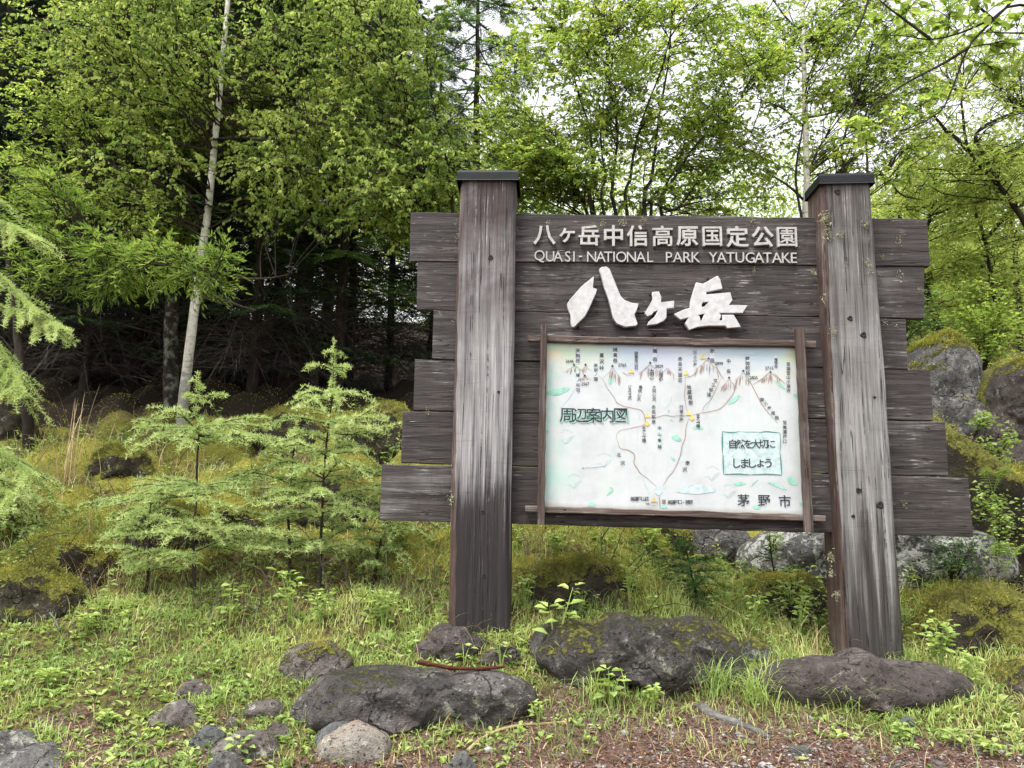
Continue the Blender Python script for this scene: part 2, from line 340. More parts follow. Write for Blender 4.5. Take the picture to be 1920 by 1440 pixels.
def flat_mat(name, c, rough=.6, var=.15, sc=8, spec=.3):
    m, N, Lk, out = newmat(name); v = coords(N, Lk); a = noise(N, Lk, v, sc, 5, .65)
    finish(N, Lk, out, ramp(N, Lk, a, [(.3, tuple(x * (1 - var) for x in c)), (.7, tuple(min(1, x * (1 + var)) for x in c))]), rough, a, .15, .004, spec); return m
M['metal_cap'] = flat_mat('metal_cap', (.010, .012, .013), .6, .4, 14, .2)
M['white_paint'] = flat_mat('white_paint', (.445, .445, .44), .6, .22, 26)
M['letter_paint'] = flat_mat('letter_paint', (.37, .36, .34), .6, .2, 40)
M['knot'] = flat_mat('knot', (.018, .015, .014), .8, .3, 30)
for n_, c_ in (('ink', (.03, .032, .04)), ('ink_soft', (.085, .09, .105)), ('ink_grey', (.20, .22, .24)), ('ink_teal', (.06, .20, .18)), ('teal_shadow', (.27, .47, .40)), ('green_wash', (.25, .48, .38)), ('pale_wash', (.36, .50, .51)),
               ('box_wash', (.41, .51, .505)), ('trail_red', (.30, .17, .12)), ('brown_stroke', (.31, .235, .19)), ('hut_yellow', (.62, .46, .12)), ('stream_blue', (.34, .55, .58)), ('label_white', (.50, .54, .59))):
    M[n_] = flat_mat(n_, c_, .7, .25, 30)
def map_mat():
    m, N, Lk, out = newmat('map_paint')
    uv = N('UVMap'); sx = N('SeparateXYZ'); Lk(uv.outputs[0], sx.inputs[0]); U, V = sx.outputs[0], sx.outputs[1]
    v = coords(N, Lk, rand=False); a = noise(N, Lk, v, 5, 5, .65); b = noise(N, Lk, coords(N, Lk, (1.2, 1, 9), False), 2.5, 4, .6, .6); c = noise(N, Lk, v, 2.0, 3, .5)
    st = noise(N, Lk, coords(N, Lk, (22, 1, 2.0), False), 1, 4, .6)
    base = ramp(N, Lk, a, [(.3, (.39, .415, .415)), (.5, (.46, .485, .49)), (.7, (.50, .525, .53))])
    base = mix(N, Lk, math_(N, Lk, 'MULTIPLY', gray(N, Lk, st, .55, .75), .25), base, (.42, .43, .41))
    base = mix(N, Lk, math_(N, Lk, 'MULTIPLY', gray(N, Lk, c, .55, .7), .22), base, (.46, .60, .54))
    top = gray(N, Lk, math_(N, Lk, 'ADD', V, math_(N, Lk, 'MULTIPLY', math_(N, Lk, 'SUBTRACT', b, .5), .22)), .80, .93)
    sk = ramp(N, Lk, math_(N, Lk, 'ADD', U, math_(N, Lk, 'MULTIPLY', math_(N, Lk, 'SUBTRACT', b, .5), .5)),
              [(.02, (.50, .44, .26)), (.2, (.38, .48, .40)), (.36, (.36, .44, .53)), (.5, (.40, .42, .52)), (.62, (.44, .50, .53)), (.8, (.18, .35, .50)), (.92, (.30, .44, .52)), (1, (.40, .47, .27))])
    base = mix(N, Lk, math_(N, Lk, 'MULTIPLY', top, math_(N, Lk, 'ADD', .55, math_(N, Lk, 'MULTIPLY', b, .7))), base, sk)
    cream = math_(N, Lk, 'MULTIPLY', gray(N, Lk, V, .70, .85), gray(N, Lk, U, .55, .8)); base = mix(N, Lk, math_(N, Lk, 'MULTIPLY', cream, .18), base, (.72, .62, .44))
    lf = math_(N, Lk, 'MULTIPLY', gray(N, Lk, U, .16, .0), gray(N, Lk, noise(N, Lk, v, 4, 3), .42, .6)); base = mix(N, Lk, math_(N, Lk, 'MULTIPLY', lf, .9), base, (.24, .52, .40))
    dt = math_(N, Lk, 'MULTIPLY', gray(N, Lk, math_(N, Lk, 'ADD', V, math_(N, Lk, 'MULTIPLY', a, .04)), .055, .02), .8); base = mix(N, Lk, dt, base, (.25, .23, .17))
    sc_ = gray(N, Lk, noise(N, Lk, coords(N, Lk, (60, 1, 3), False), 1, 3, .7), .60, .72); base = mix(N, Lk, math_(N, Lk, 'MULTIPLY', sc_, .35), base, (.36, .36, .34))
    finish(N, Lk, out, base, .42, a, .08, .002, .4); return m
M['map_paint'] = map_mat()
def ground_mat():
    m, N, Lk, out = newmat('ground_cover')
    v = coords(N, Lk, rand=False); a = noise(N, Lk, v, 3, 5, .65); b = noise(N, Lk, v, 28, 6, .7); c = noise(N, Lk, v, 90, 4, .7)
    wd = N('Attribute', attribute_name='needle_floor_shade'); li = N('Attribute', attribute_name='litter'); mo = N('Attribute', attribute_name='mossy')
    soil = ramp(N, Lk, b, [(.3, (.03, .02, .014)), (.55, (.085, .055, .036)), (.75, (.16, .11, .075))])
    grn = ramp(N, Lk, math_(N, Lk, 'ADD', math_(N, Lk, 'MULTIPLY', a, .5), math_(N, Lk, 'MULTIPLY', b, .5)), [(.35, (.05, .055, .014)), (.5, (.12, .13, .025)), (.68, (.22, .22, .05))])
    mos = ramp(N, Lk, math_(N, Lk, 'ADD', math_(N, Lk, 'MULTIPLY', a, .45), math_(N, Lk, 'MULTIPLY', c, .55)), [(.35, (.035, .035, .008)), (.48, (.14, .14, .025)), (.58, (.27, .255, .045)), (.68, (.34, .28, .06))])
    lit = ramp(N, Lk, math_(N, Lk, 'ADD', math_(N, Lk, 'MULTIPLY', c, .6), math_(N, Lk, 'MULTIPLY', b, .4)), [(.34, (.035, .020, .015)), (.48, (.11, .060, .045)), (.58, (.18, .135, .115)), (.72, (.32, .29, .275))])
    g = mix(N, Lk, gray(N, Lk, b, .42, .6), soil, grn)
    g = mix(N, Lk, gray(N, Lk, math_(N, Lk, 'ADD', mo.outputs['Fac'], math_(N, Lk, 'MULTIPLY', math_(N, Lk, 'SUBTRACT', b, .5), .8)), .4, .6), g, mos)
    g = mix(N, Lk, gray(N, Lk, math_(N, Lk, 'ADD', li.outputs['Fac'], math_(N, Lk, 'MULTIPLY', math_(N, Lk, 'SUBTRACT', b, .5), 1.0)), .4, .6), g, lit)
    g = mix(N, Lk, gray(N, Lk, math_(N, Lk, 'ADD', wd.outputs['Fac'], math_(N, Lk, 'MULTIPLY', math_(N, Lk, 'SUBTRACT', b, .5), .8)), .4, .6), g, ramp(N, Lk, c, [(.3, (.012, .009, .006)), (.6, (.03, .022, .015)), (.8, (.055, .042, .03))]))  # needle litter under the conifers, its colour darkened to carry the wood's shade
    finish(N, Lk, out, g, .9, math_(N, Lk, 'ADD', b, math_(N, Lk, 'MULTIPLY', c, .6)), .9, .03, .15); return m
M['ground'] = ground_mat()

# ------------------------------------------------------------------ terrain
_ly = [-60, -8, 0, 2.2, 3.0, 3.45, 3.8, 4.6, 5.2, 6, 7, 8.5, 10, 12, 16, 30, 90]
_lz = [-1.0, -.66, -.62, -.52, -.44, -.37, -.28, 0, .21, .50, .95, 1.55, 2.05, 2.45, 3.2, 6.5, 22]
_rz = [-1.0, -.66, -.62, -.54, -.46, -.40, -.33, -.14, .0, .18, .50, .95, 1.5, 2.4, 4.2, 10, 34]
def hum(x, y):
    return np.clip(np.abs(2 * n2(x, y, 1.25, 3, 2) - 1) * 1.5, 0, 1) ** .7 * .7 + np.clip(np.abs(2 * n2(x, y, 2.9, 6, 1) - 1), 0, 1) ** .7 * .3
def H(x, y):
    x = np.asarray(x, float); y = np.asarray(y, float)
    w = np.clip((x - .2) / 1.8, 0, 1); w = w * w * (3 - 2 * w)
    z = np.interp(y, _ly, _lz) * (1 - w) + np.interp(y, _ly, _rz) * w
    amp = np.interp(y, [0, 3.6, 4.6, 5.6, 8, 30], [.01, .04, .14, .42, .50, .8])
    z = z + (hum(x, y) - .45) * amp + (n2(x, y, 4.5, 5, 2) - .5) * np.interp(y, [0, 4, 6, 30], [.02, .05, .16, .2])
    return z
def litter_f(x, y):
    x = np.asarray(x, float); y = np.asarray(y, float)
    edge = np.interp(x, [-6, -2.0, -1.0, -.1, .6, 1.5, 2.2, 3.5, 6], [3.48, 3.58, 3.62, 3.80, 4.02, 4.12, 3.94, 3.78, 3.6])
    s = (edge - y) * 2.2 + (n2(x, y, 3.0, 9, 3) - .5) * 2.0
    far = (n2(x, y, .9, 12, 2) - .45) * 2 * np.clip((y - 7.5) / 2, 0, 1)
    return np.clip(np.maximum(.5 + s * .5, far), 0, 1)
def moss_shade_f(x, y):
    return np.clip(np.interp(y, [0, 4.3, 5.2, 7, 11, 16], [0, .12, .36, .62, .5, .3]) + (n2(x, y, 1.8, 21, 3) - .5) * .8 + np.where(np.asarray(y) > 4.9, (hum(x, y) - .42) * 1.3, 0), 0, 1)  # moss on the hummock tops; shade of the hollows painted as bare dark soil
def gpix(px, py):
    """where the sight line of a photo point meets the ground"""
    d = ray(px, py); t = np.linspace(1.5, 40, 4000); P = cC + d[None] * t[:, None]
    k = np.argmax(P[:, 2] < H(P[:, 0], P[:, 1])); return P[k] if k else P[-1]
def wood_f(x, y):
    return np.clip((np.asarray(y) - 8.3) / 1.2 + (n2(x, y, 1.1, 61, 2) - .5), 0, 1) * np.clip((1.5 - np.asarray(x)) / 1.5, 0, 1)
def on(x, y, dz=0.0): return np.array([x, y, float(H(x, y)) + dz])
gx = np.concatenate([np.linspace(-90, -8, 34)[:-1], np.linspace(-8, 8, 300), np.linspace(8, 90, 34)[1:]])
gy = np.concatenate([np.linspace(-60, 2, 30)[:-1], np.linspace(2, 11, 220), np.linspace(11, 90, 60)[1:]])
X, Y_ = np.meshgrid(gx, gy); Z = H(X, Y_)
mb = MB(); nx, ny = len(gx), len(gy)
ii = (np.arange(ny - 1)[:, None] * nx + np.arange(nx - 1)[None]).ravel()
mb.add(np.stack([X, Y_, Z], -1).reshape(-1, 3), np.stack([ii, ii + 1, ii + nx + 1, ii + nx], -1))
ground = mb.build('ground', M['ground'], smooth=True); tag(ground, kind='structure')
for nm, fn in (('litter', litter_f), ('mossy', moss_shade_f), ('needle_floor_shade', wood_f)):
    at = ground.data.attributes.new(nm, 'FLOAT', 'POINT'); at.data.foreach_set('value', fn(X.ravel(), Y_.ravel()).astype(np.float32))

# ------------------------------------------------------------------ the park sign
yaw = math.radians(2.5)
sU = np.array([math.cos(yaw), -math.sin(yaw), 0]); sN = np.array([-math.sin(yaw), -math.cos(yaw), 0])   # along the board; towards the viewer
PF = .11                                                                   # the post faces stand this far before the boards
_d = ray(897, 1190); sO = cC + _d * (4.6 / _d[1]) - sN * PF; sO[2] = 0      # on the plane of the board fronts, under the first post
def sp(px, py, off=0.0):
    """point of the photo on the plane lying off metres before the board fronts -> world"""
    d = ray(px, py); o = sO + sN * off; t = np.dot(o - cC, sN) / np.dot(d, sN); return cC + d * t
MPX = 4.72 / FPX                                                            # metres per photo pixel at the boards
SB = np.array([*sp(1265, 1200)[:2], -.05])
sign = thing('park_sign', SB, 'big weathered timber park sign with two posts, white lettering and painted trail map', 'sign')

def slab(mb, quad, thick, rough=0.0, nseg=1, seed=0, bevel=.004):
    """quad = four front corners TL TR BR BL in world; wavy edges, thickness away from the viewer"""
    tl, tr, br, bl = [np.asarray(q, float) for q in quad]; n = nseg + 1; t = np.linspace(0, 1, n)
    r = np.random.default_rng(seed)
    wav = lambda k: np.cumsum(r.normal(size=n)) * rough * .15 + r.normal(size=n) * rough * .5
    top = tl[None] + (tr - tl)[None] * t[:, None]; bot = bl[None] + (br - bl)[None] * t[:, None]
    up = nrm(tl - bl); top = top + up * wav(0)[:, None]; bot = bot + up * wav(1)[:, None]
    b = -sN * thick; bv = -sN * bevel
    ins = lambda e, o: e + (o - e) * (bevel / max(np.linalg.norm(o[0] - e[0]), 1e-6))
    rows = [top + b, top + bv, ins(top, bot), ins(bot, top), bot + bv, bot + b]
    V = np.concatenate(rows); Q = []
    for k in range(5):
        i = np.arange(nseg) + k * n; Q.append(np.stack([i, i + n, i + n + 1, i + 1], -1))
    i = np.arange(nseg) + 5 * n; Q.append(np.stack([i, np.arange(nseg), np.arange(nseg) + 1, i + 1], -1))
    Q.append([[0 * n, 5 * n, 4 * n, n], [n, 4 * n, 3 * n, 2 * n]])
    e = nseg; Q.append([[e, n + e, 4 * n + e, 5 * n + e], [n + e, 2 * n + e, 3 * n + e, 4 * n + e]])
    mb.add(V, np.concatenate(Q))

planks = [((770, 398), (1738, 410), (1744, 499), (768, 489)), ((783, 490), (1733, 500), (1733, 597), (781, 581)), ((813, 582), (1698, 598), (1702, 692), (810, 673)),
          ((778, 674), (1743, 693), (1750, 789), (775, 770)), ((755, 771), (1772, 790), (1778, 893), (752, 869)), ((716, 870), (1815, 894), (1825, 1006), (712, 975))]
offs = [0.0, -.006, -.002, -.008, -.003, .002]
for k, q in enumerate(planks):
    mb = MB(); slab(mb, [sp(x, y, offs[k]) for x, y in q], .05, .003, 40, k)
    mb.build('plank', M['plank'], sign, SB)

def post(front, depth, mat, name, seed, chamfer):
    """front = TL TR BR BL pixels of the post's face; chamfered front edges with a slight wander"""
    tl, tr, br, bl = [sp(x, y, PF) for x, y in front]; n = 26; t = np.linspace(0, 1, n); r = np.random.default_rng(seed)
    Lf = tl[None] + (bl - tl)[None] * t[:, None]; Rt = tr[None] + (br - tr)[None] * t[:, None]
    w = np.cumsum(r.normal(size=n)) * .0018; Lf = Lf + sU * w[:, None]; w = np.cumsum(r.normal(size=n)) * .0012; Rt = Rt + sU * w[:, None]
    cl = chamfer * (1 + .5 * np.sin(t * 5 + seed) + r.normal(size=n) * .12); cr = chamfer * .6 * (1 + .4 * np.sin(t * 7 + seed))
    ring = [Lf - sN * depth, Lf - sN * cl[:, None] * 1.0, Lf + sU * cl[:, None], Rt - sU * cr[:, None], Rt - sN * cr[:, None], Rt - sN * depth]
    V = np.stack(ring, 1).reshape(-1, 3); i = np.arange(n - 1)[:, None] * 6; j = np.arange(6)[None]; k = (j + 1) % 6
    mb = MB(); mb.add(V, np.stack([i + j, i + 6 + j, i + 6 + k, i + k], -1).reshape(-1, 4)); mb.add(V[:6], [[0, 1, 2, 3], [0, 3, 4, 5]])
    o = mb.build(name, mat, sign, SB); o.data.materials.append(M['post_side'])
    for p in o.data.polygons:
        if p.index < (n - 1) * 6 and p.index % 6 in (0, 1): p.material_index = 1
    return o, (tl, tr)
def cap(parent, tl, tr, depth):
    """folded sheet-metal hat: skirt all round and a shallow raised lid"""
    mb = MB(); h = .046; ov = .018; up = np.array([0, 0, 1.0])
    c = [tl - sU * ov + sN * ov, tr + sU * ov + sN * ov, tr + sU * ov - sN * (depth + ov), tl - sU * ov - sN * (depth + ov)]
    lip = [p - up * .028 + (np.array([0, 0, 0])) for p in c]
    mid = [p + up * (h - .028) for p in c]; cen = sum(c) / 4
    top = [p + (cen - p) * .05 + up * (h - .012) for p in c]; apex = cen + up * (h + .012)
    lip2 = [p + (p - cen) * .03 - up * .006 for p in lip]
    V = np.array(lip2 + lip + mid + top + [apex]); Q = []
    for a in (0, 4, 8):
        Q += [[a + i, a + (i + 1) % 4, a + 4 + (i + 1) % 4, a + 4 + i] for i in range(4)]
    mb.add(V, Q, [[12 + i, 12 + (i + 1) % 4, 16] for i in range(4)])
    return mb.build('cap', M['metal_cap'], parent, SB)
def knot(parent, px, py, r):
    c = sp(px, py, PF); a = np.linspace(0, 2 * PI, 14, endpoint=False); rr = r * MPX * (1 + .15 * np.sin(3 * a + px))
    up = np.array([0, 0, 1.0])
    E = c + sU * (np.cos(a) * rr)[:, None] + up * (np.sin(a) * rr)[:, None]
    V = np.concatenate([E - sN * .004, E * .6 + c * .4 + sN * .006, [c + sN * .002]])
    i = np.arange(14); k = (i + 1) % 14
    mb = MB(); mb.add(V, np.stack([i, k, 14 + k, 14 + i], -1), np.stack([14 + i, 14 + k, np.full(14, 28)], -1)); mb.build('knot', M['knot'], parent, SB)
p1, (a1, b1) = post(((863, 330), (967, 330), (954, 1225), (838, 1225)), .24, M['post_dark'], 'post', 3, .03)
cap(p1, a1, b1, .24)
for kx, ky, kr in ((920, 483, 6), (908, 1080, 4), (905, 960, 4), (935, 735, 3)): knot(p1, kx, ky, kr)
p2, (a2, b2) = post(((1540, 337), (1632, 335), (1703, 1270), (1588, 1270)), .24, M['post_grey'], 'post', 8, .022)
cap(p2, a2, b2, .24)
for kx, ky, kr in ((1570, 360, 7), (1594, 597, 6), (1619, 628, 7), (1610, 920, 6), (1650, 947, 8), (1600, 968, 4), (1640, 745, 3)): knot(p2, kx, ky, kr)

def _mkball():
    bm = bmesh.new(); bmesh.ops.create_icosphere(bm, subdivisions=2, radius=1); V = np.array([v.co for v in bm.verts]); F = np.array([[v.index for v in f.verts] for f in bm.faces]); bm.free(); return V, F
_ball = _mkball()
# lettering ---------------------------------------------------------
_fc = bpy.data.curves.new('glyphs', 'FONT'); _fo = bpy.data.objects.new('glyphs', _fc); col.objects.link(_fo)
_gl = {}
def glyph(ch, bold=0.0, ext=0.0):
    """one character as a mesh whose ink box is centred on 0 -> (verts, faces, width, height)"""
    k = (ch, bold, ext)
    if k not in _gl:
        _fc.body = ch; _fc.size = 1.0; _fc.offset = bold; _fc.extrude = ext; _fc.resolution_u = 3; _fc.bevel_depth = 0
        bpy.context.view_layer.update()
        me = bpy.data.meshes.new_from_object(_fo.evaluated_get(bpy.context.evaluated_depsgraph_get()))
        V = np.array([v.co for v in me.vertices]).reshape(-1, 3); F = [tuple(p.vertices) for p in me.polygons]; bpy.data.meshes.remove(me)
        if not len(V): V = np.zeros((1, 3))
        lo, hi = V.min(0), V.max(0); V = V - (lo + hi) / 2; _gl[k] = (V, F, hi[0] - lo[0], hi[1] - lo[1])
    return _gl[k]
class Text:
    def __init__(s): s.v, s.f = [], []
    def put(s, ch, px, py, hpx, off, bold=0.0, ext=0.0, stretch=1.0, rot=0.0, em=True):
        """ch centred on photo point, hpx = em (or ink) height in pixels"""
        V, F, w, h = glyph(ch, bold, ext); k = hpx * MPX / (.92 if em else max(h, .05)); c = sp(px, py, off); n0 = sum(len(a) for a in s.v)
        x, y = V[:, 0] * k * stretch, V[:, 1] * k; x, y = x * math.cos(rot) - y * math.sin(rot), x * math.sin(rot) + y * math.cos(rot)
        s.v.append(c + sU * x[:, None] + np.array([0, 0, 1.0]) * y[:, None] + sN * (V[:, 2] * (1 if ext else 0))[:, None])
        s.f += [tuple(i + n0 for i in f) for f in F]
    def build(s, name, mat, parent):
        me = bpy.data.meshes.new(name); me.from_pydata((np.concatenate(s.v) - SB).tolist(), [], s.f); me.materials.append(mat)
        o = bpy.data.objects.new(name, me); col.objects.link(o); o.parent = parent; return o
t = Text()
for ch, x in zip('八ヶ岳中信高原国定公園', (1021, 1063, 1104, 1150, 1195, 1242, 1288, 1335, 1382, 1429, 1475)):
    t.put(ch, x, 441.5 + (x - 1021) * .008, 40 if ch != 'ヶ' else 36, .012, .009 if ch in '園国高' else .018, .012)
t.build('park_name_lettering', M['letter_paint'], sign)
t = Text()
for ch, v in zip('QUASI-NATIONALPARKYATUGATAKE', (80, 153, 208, 275, 318, 362, 440, 503, 555, 595, 645, 715, 780, 845, 975, 1035, 1100, 1160, 1280, 1338, 1400, 1465, 1535, 1597, 1655, 1720, 1785, 1838)):
    t.put(ch, 990 + v / 3.69, 481 + v * .0016, 27.5, .008, -.003, .008, .92)
t.build('english_lettering', M['letter_paint'], sign)
def Z1(p): return [(1050 + x * .1875, 490 + y * .1875) for x, y in p]
chars = [[Z1([(75, 435), (100, 395), (215, 265), (330, 170), (322, 275), (362, 290), (355, 325), (320, 400), (285, 480), (245, 555), (140, 660), (118, 660), (108, 625), (108, 540), (80, 480)])],
         [Z1([(395, 90), (415, 72), (460, 68), (490, 90), (505, 130), (535, 200), (570, 290), (600, 360), (640, 400), (715, 430), (775, 435), (765, 480), (735, 540), (768, 630), (755, 648), (650, 660), (565, 625), (530, 570), (510, 480), (480, 370), (440, 260), (410, 140)])],
         [Z1([(925, 320), (980, 315), (1003, 365), (1000, 425), (1130, 408), (1130, 470), (1057, 478), (1055, 570), (1030, 600), (960, 632), (872, 642), (885, 615), (940, 570), (975, 510), (985, 490), (930, 510), (915, 535), (870, 555), (850, 520), (900, 440), (930, 380)])],
         [Z1([(1360, 225), (1420, 240), (1470, 215), (1565, 160), (1590, 190), (1612, 280), (1450, 315), (1452, 345), (1690, 325), (1712, 395), (1670, 450), (1858, 452), (1815, 522), (1570, 520), (1600, 548), (1580, 600), (1625, 605), (1620, 548), (1725, 548), (1795, 660), (1665, 672), (1645, 648), (1480, 648), (1370, 660), (1285, 690), (1250, 625), (1290, 560), (1200, 588), (1145, 535), (1250, 490), (1300, 480), (1310, 380), (1345, 270)]),
          Z1([(1420, 415), (1490, 408), (1440, 465), (1410, 472), (1405, 445)]), Z1([(1355, 545), (1445, 525), (1415, 600), (1395, 612), (1385, 560)])]]
for polys in chars:
    cd = bpy.data.curves.new('carved_character', 'CURVE'); cd.dimensions = '2D'; cd.fill_mode = 'BOTH'; cd.extrude = .016; cd.bevel_depth = .003; cd.bevel_resolution = 1
    for pl in polys:
        s = cd.splines.new('POLY'); W = [sp(x, y, .03) - sO for x, y in pl]; s.points.add(len(W) - 1); s.use_cyclic_u = True
        for pt, w in zip(s.points, W): pt.co = (float(np.dot(w, sU)), float(w[2]), 0, 1)
    o = bpy.data.objects.new('carved_tmp', cd); col.objects.link(o); bpy.context.view_layer.update()
    me = bpy.data.meshes.new_from_object(o.evaluated_get(bpy.context.evaluated_depsgraph_get())); bpy.data.objects.remove(o)
    V = np.array([v.co for v in me.vertices]); W = sO + sU * V[:, :1] + np.array([0, 0, 1.0]) * V[:, 1:2] + sN * (V[:, 2:] + .035) - SB
    me.vertices.foreach_set('co', W.astype(np.float32).ravel()); me.materials.clear(); me.materials.append(M['white_paint']); me.update()
    o = bpy.data.objects.new('carved_character', me); col.objects.link(o); o.parent = sign

for bx, by in ((1066, 563), (1084, 614), (1125, 506), (1219, 553), (1327, 523), (1197, 578), (1228, 628)):     # dark pegs that hold the characters
    mb = MB(); U_, F_ = _ball; mb.add(sp(bx, by, .012) + U_ * np.array([.009, .012, .009]), None, F_); mb.build('peg', M['knot'], sign, SB)
# map panel ---------------------------------------------------------
MO = .030
mq = ((1020, 640), (1500, 647), (1514, 968), (1013, 952))
mb = MB(); q = [sp(x, y, MO) for x, y in mq]; b = [p - sN * .022 for p in q]
mb.add(np.array(q + b), [[0, 3, 2, 1], [0, 1, 5, 4], [1, 2, 6, 5], [2, 3, 7, 6], [3, 0, 4, 7], [4, 5, 6, 7]])
panel = mb.build('map_panel', M['map_paint'], sign, SB)
uvl = panel.data.uv_layers.new(name='UVMap'); uvt = {0: (0, 1), 1: (1, 1), 2: (1, 0), 3: (0, 0), 4: (0, 1), 5: (1, 1), 6: (1, 0), 7: (0, 0)}
for lp in panel.data.loops: uvl.data[lp.index].uv = uvt[lp.vertex_index]
def stroke(mb, pts, w, off, n=None, taper=False, jit=0.0, seed=0):
    P = np.asarray(pts, float); n = n or max(2, len(P) * 5); P = smoothline(P, n) if len(P) > 2 else P[0] + (P[1] - P[0]) * np.linspace(0, 1, n)[:, None]
    if jit: P = P + np.random.default_rng(seed).normal(size=P.shape) * jit
    T = nrm(np.gradient(P, axis=0)); S = np.stack([-T[:, 1], T[:, 0]], -1); ww = np.full(len(P), w / 2.0)
    if taper: ww = ww * (.25 + .75 * np.sin(np.linspace(.15, PI - .1, len(P))))
    A, B = P + S * ww[:, None], P - S * ww[:, None]
    V = np.array([sp(x, y, off) for x, y in np.concatenate([A, B])]); i = np.arange(len(P) - 1); k = len(P)
    mb.add(V, np.stack([i, i + k, i + k + 1, i + 1], -1))
def Z3(p): return [(980 + x * .29167, 620 + y * .29167) for x, y in p]     # points read off an enlargement
T0 = MO + .0015
def drawing(name, mat, items, off, wk=1.0):
    mb = MB()
    for k, (pts, w) in enumerate(items): stroke(mb, Z3(pts), w * wk, off, taper=True, jit=.12, seed=k)
    mb.build(name, M[mat], panel, SB)
drawing('green_wash', 'green_wash', [([(150, 400), (220, 395), (300, 370)], 12), ([(560, 345), (572, 290)], 9), ([(1320, 470), (1360, 445), (1395, 415)], 8), ([(960, 680), (990, 690), (1018, 705)], 11), ([(945, 572), (968, 576)], 3), ([(950, 810), (980, 838)], 5),
    ([(1095, 625), (1130, 620), (1160, 630)], 8), ([(1355, 985), (1390, 985), (1435, 980)], 7), ([(1575, 975), (1620, 990), (1700, 1025)], 5), ([(1700, 945), (1730, 965), (1760, 990)], 13), ([(560, 1005), (575, 1025), (540, 1060)], 5), ([(1465, 1000), (1515, 955)], 2.5),
    ([(1740, 410), (1785, 432)], 8), ([(1620, 320), (1690, 375)], 6), ([(1480, 1130), (1530, 1140)], 8), ([(150, 650), (165, 640)], 8), ([(930, 518), (945, 516)], 5), ([(420, 1120), (470, 1115)], 7), ([(1780, 1110), (1800, 1115)], 6), ([(880, 1130), (930, 1135)], 6), ([(1430, 290), (1475, 345)], 4)], T0)
drawing('place_label', 'label_white', [([(355, 105), (352, 215)], 8), ([(357, 260), (357, 400)], 8), ([(595, 105), (595, 205)], 9), ([(850, 105), (850, 200)], 9), ([(1218, 115), (1220, 205)], 8), ([(1447, 165), (1447, 290)], 8), ([(1628, 165), (1628, 235)], 10), ([(472, 205), (472, 320)], 8)], T0 + .0004)
drawing('river_label', 'box_wash', [([(880, 610), (882, 690), (884, 765)], 9), ([(985, 1025), (1110, 1020), (1240, 1025)], 17), ([(848, 1028), (900, 1028)], 17)], T0 + .0004)
# framed plea at the lower right of the map
mb = MB(); mb.add(np.array([sp(x, y, T0 + .0006) for x, y in Z3([(1282, 648), (1655, 655), (1665, 928), (1292, 922)])]), [[0, 3, 2, 1]]); mb.build('notice_box', M['box_wash'], panel, SB)
drawing('notice_border', 'ink_teal', [([(1282, 648), (1340, 655), (1400, 648)], 1.4), ([(1400, 650), (1480, 652), (1520, 652)], .8), ([(1520, 655), (1570, 650), (1655, 658)], 1.6), ([(1655, 658), (1658, 720), (1652, 790)], 1.0), ([(1655, 790), (1662, 860), (1665, 928)], 1.8), ([(1665, 928), (1580, 922), (1470, 925)], 1.3), ([(1460, 926), (1380, 920), (1295, 924)], 1.4),
    ([(1292, 920), (1290, 860), (1288, 790)], 1.8), ([(1286, 790), (1284, 720), (1284, 650)], 2.0)], T0 + .0012, 1.5)
drawing('trail', 'trail_red', [([(490, 290), (520, 320), (545, 370), (590, 430), (605, 460), (650, 485), (710, 498), (765, 515), (785, 560), (780, 605), (700, 625), (630, 640), (605, 665), (600, 700)], 1.3),
    ([(610, 705), (628, 755), (680, 768), (720, 800), (715, 850), (740, 890), (755, 915), (790, 940), (860, 1000)], 1.7), ([(818, 560), (870, 555), (915, 542), (960, 550), (1010, 545), (1070, 548)], 1.3), ([(1045, 300), (1045, 360), (1040, 410), (1048, 470), (1060, 525)], 1.3),
    ([(1090, 542), (1150, 528), (1260, 505), (1320, 450), (1360, 390), (1385, 310)], 1.4), ([(1275, 305), (1245, 370), (1210, 440), (1165, 490), (1158, 525)], 1.2), ([(1455, 315), (1490, 380), (1550, 490), (1640, 595)], 1.3), ([(1070, 560), (1050, 620), (1045, 690), (1025, 740), (1010, 810), (970, 900), (930, 950), (900, 1000)], 1.6), ([(880, 1065), (882, 1135)], 2.2),
    ([(1040, 300), (1085, 290), (1120, 255)], 1.4), ([(1225, 185), (1265, 270), (1300, 320)], 1.3), ([(1480, 345), (1540, 310), (1580, 270)], 1.5), ([(1610, 270), (1650, 305), (1690, 345)], 1.2), ([(640, 265), (680, 290)], 1.4), ([(745, 285), (790, 240), (820, 218)], 1.4)], T0 + .0012, .8)
drawing('stream', 'stream_blue', [([(1235, 390), (1200, 460), (1170, 520)], 1), ([(765, 925), (790, 990), (825, 1070)], 1), ([(735, 505), (750, 540), (752, 570)], 1), ([(1020, 710), (1030, 760), (1000, 840), (1040, 835)], .9), ([(965, 400), (940, 470), (895, 510)], .8), ([(340, 365), (290, 440), (235, 500)], 1.1), ([(915, 985), (920, 1020)], 1), ([(920, 945), (945, 920), (965, 900)], 1)], T0 + .0012)
ms = []
def mountain(cx, cy, hw, h, n, seed):
    r = np.random.default_rng(seed)
    ms.append(([(cx - hw, cy + h * .55), (cx - hw * .4, cy + h * .25), (cx, cy), (cx + hw * .4, cy + h * .25), (cx + hw, cy + h * .6)], 1.2))
    for k in range(n):
        x = cx + r.uniform(-.75, .75) * hw; y0 = cy + abs(x - cx) / hw * h * .45 + r.uniform(.02, .2) * h; ms.append(([(x, y0), (x + (x - cx) * .25 - 4, y0 + r.uniform(.25, .6) * h)], r.uniform(1.4, 3.0)))
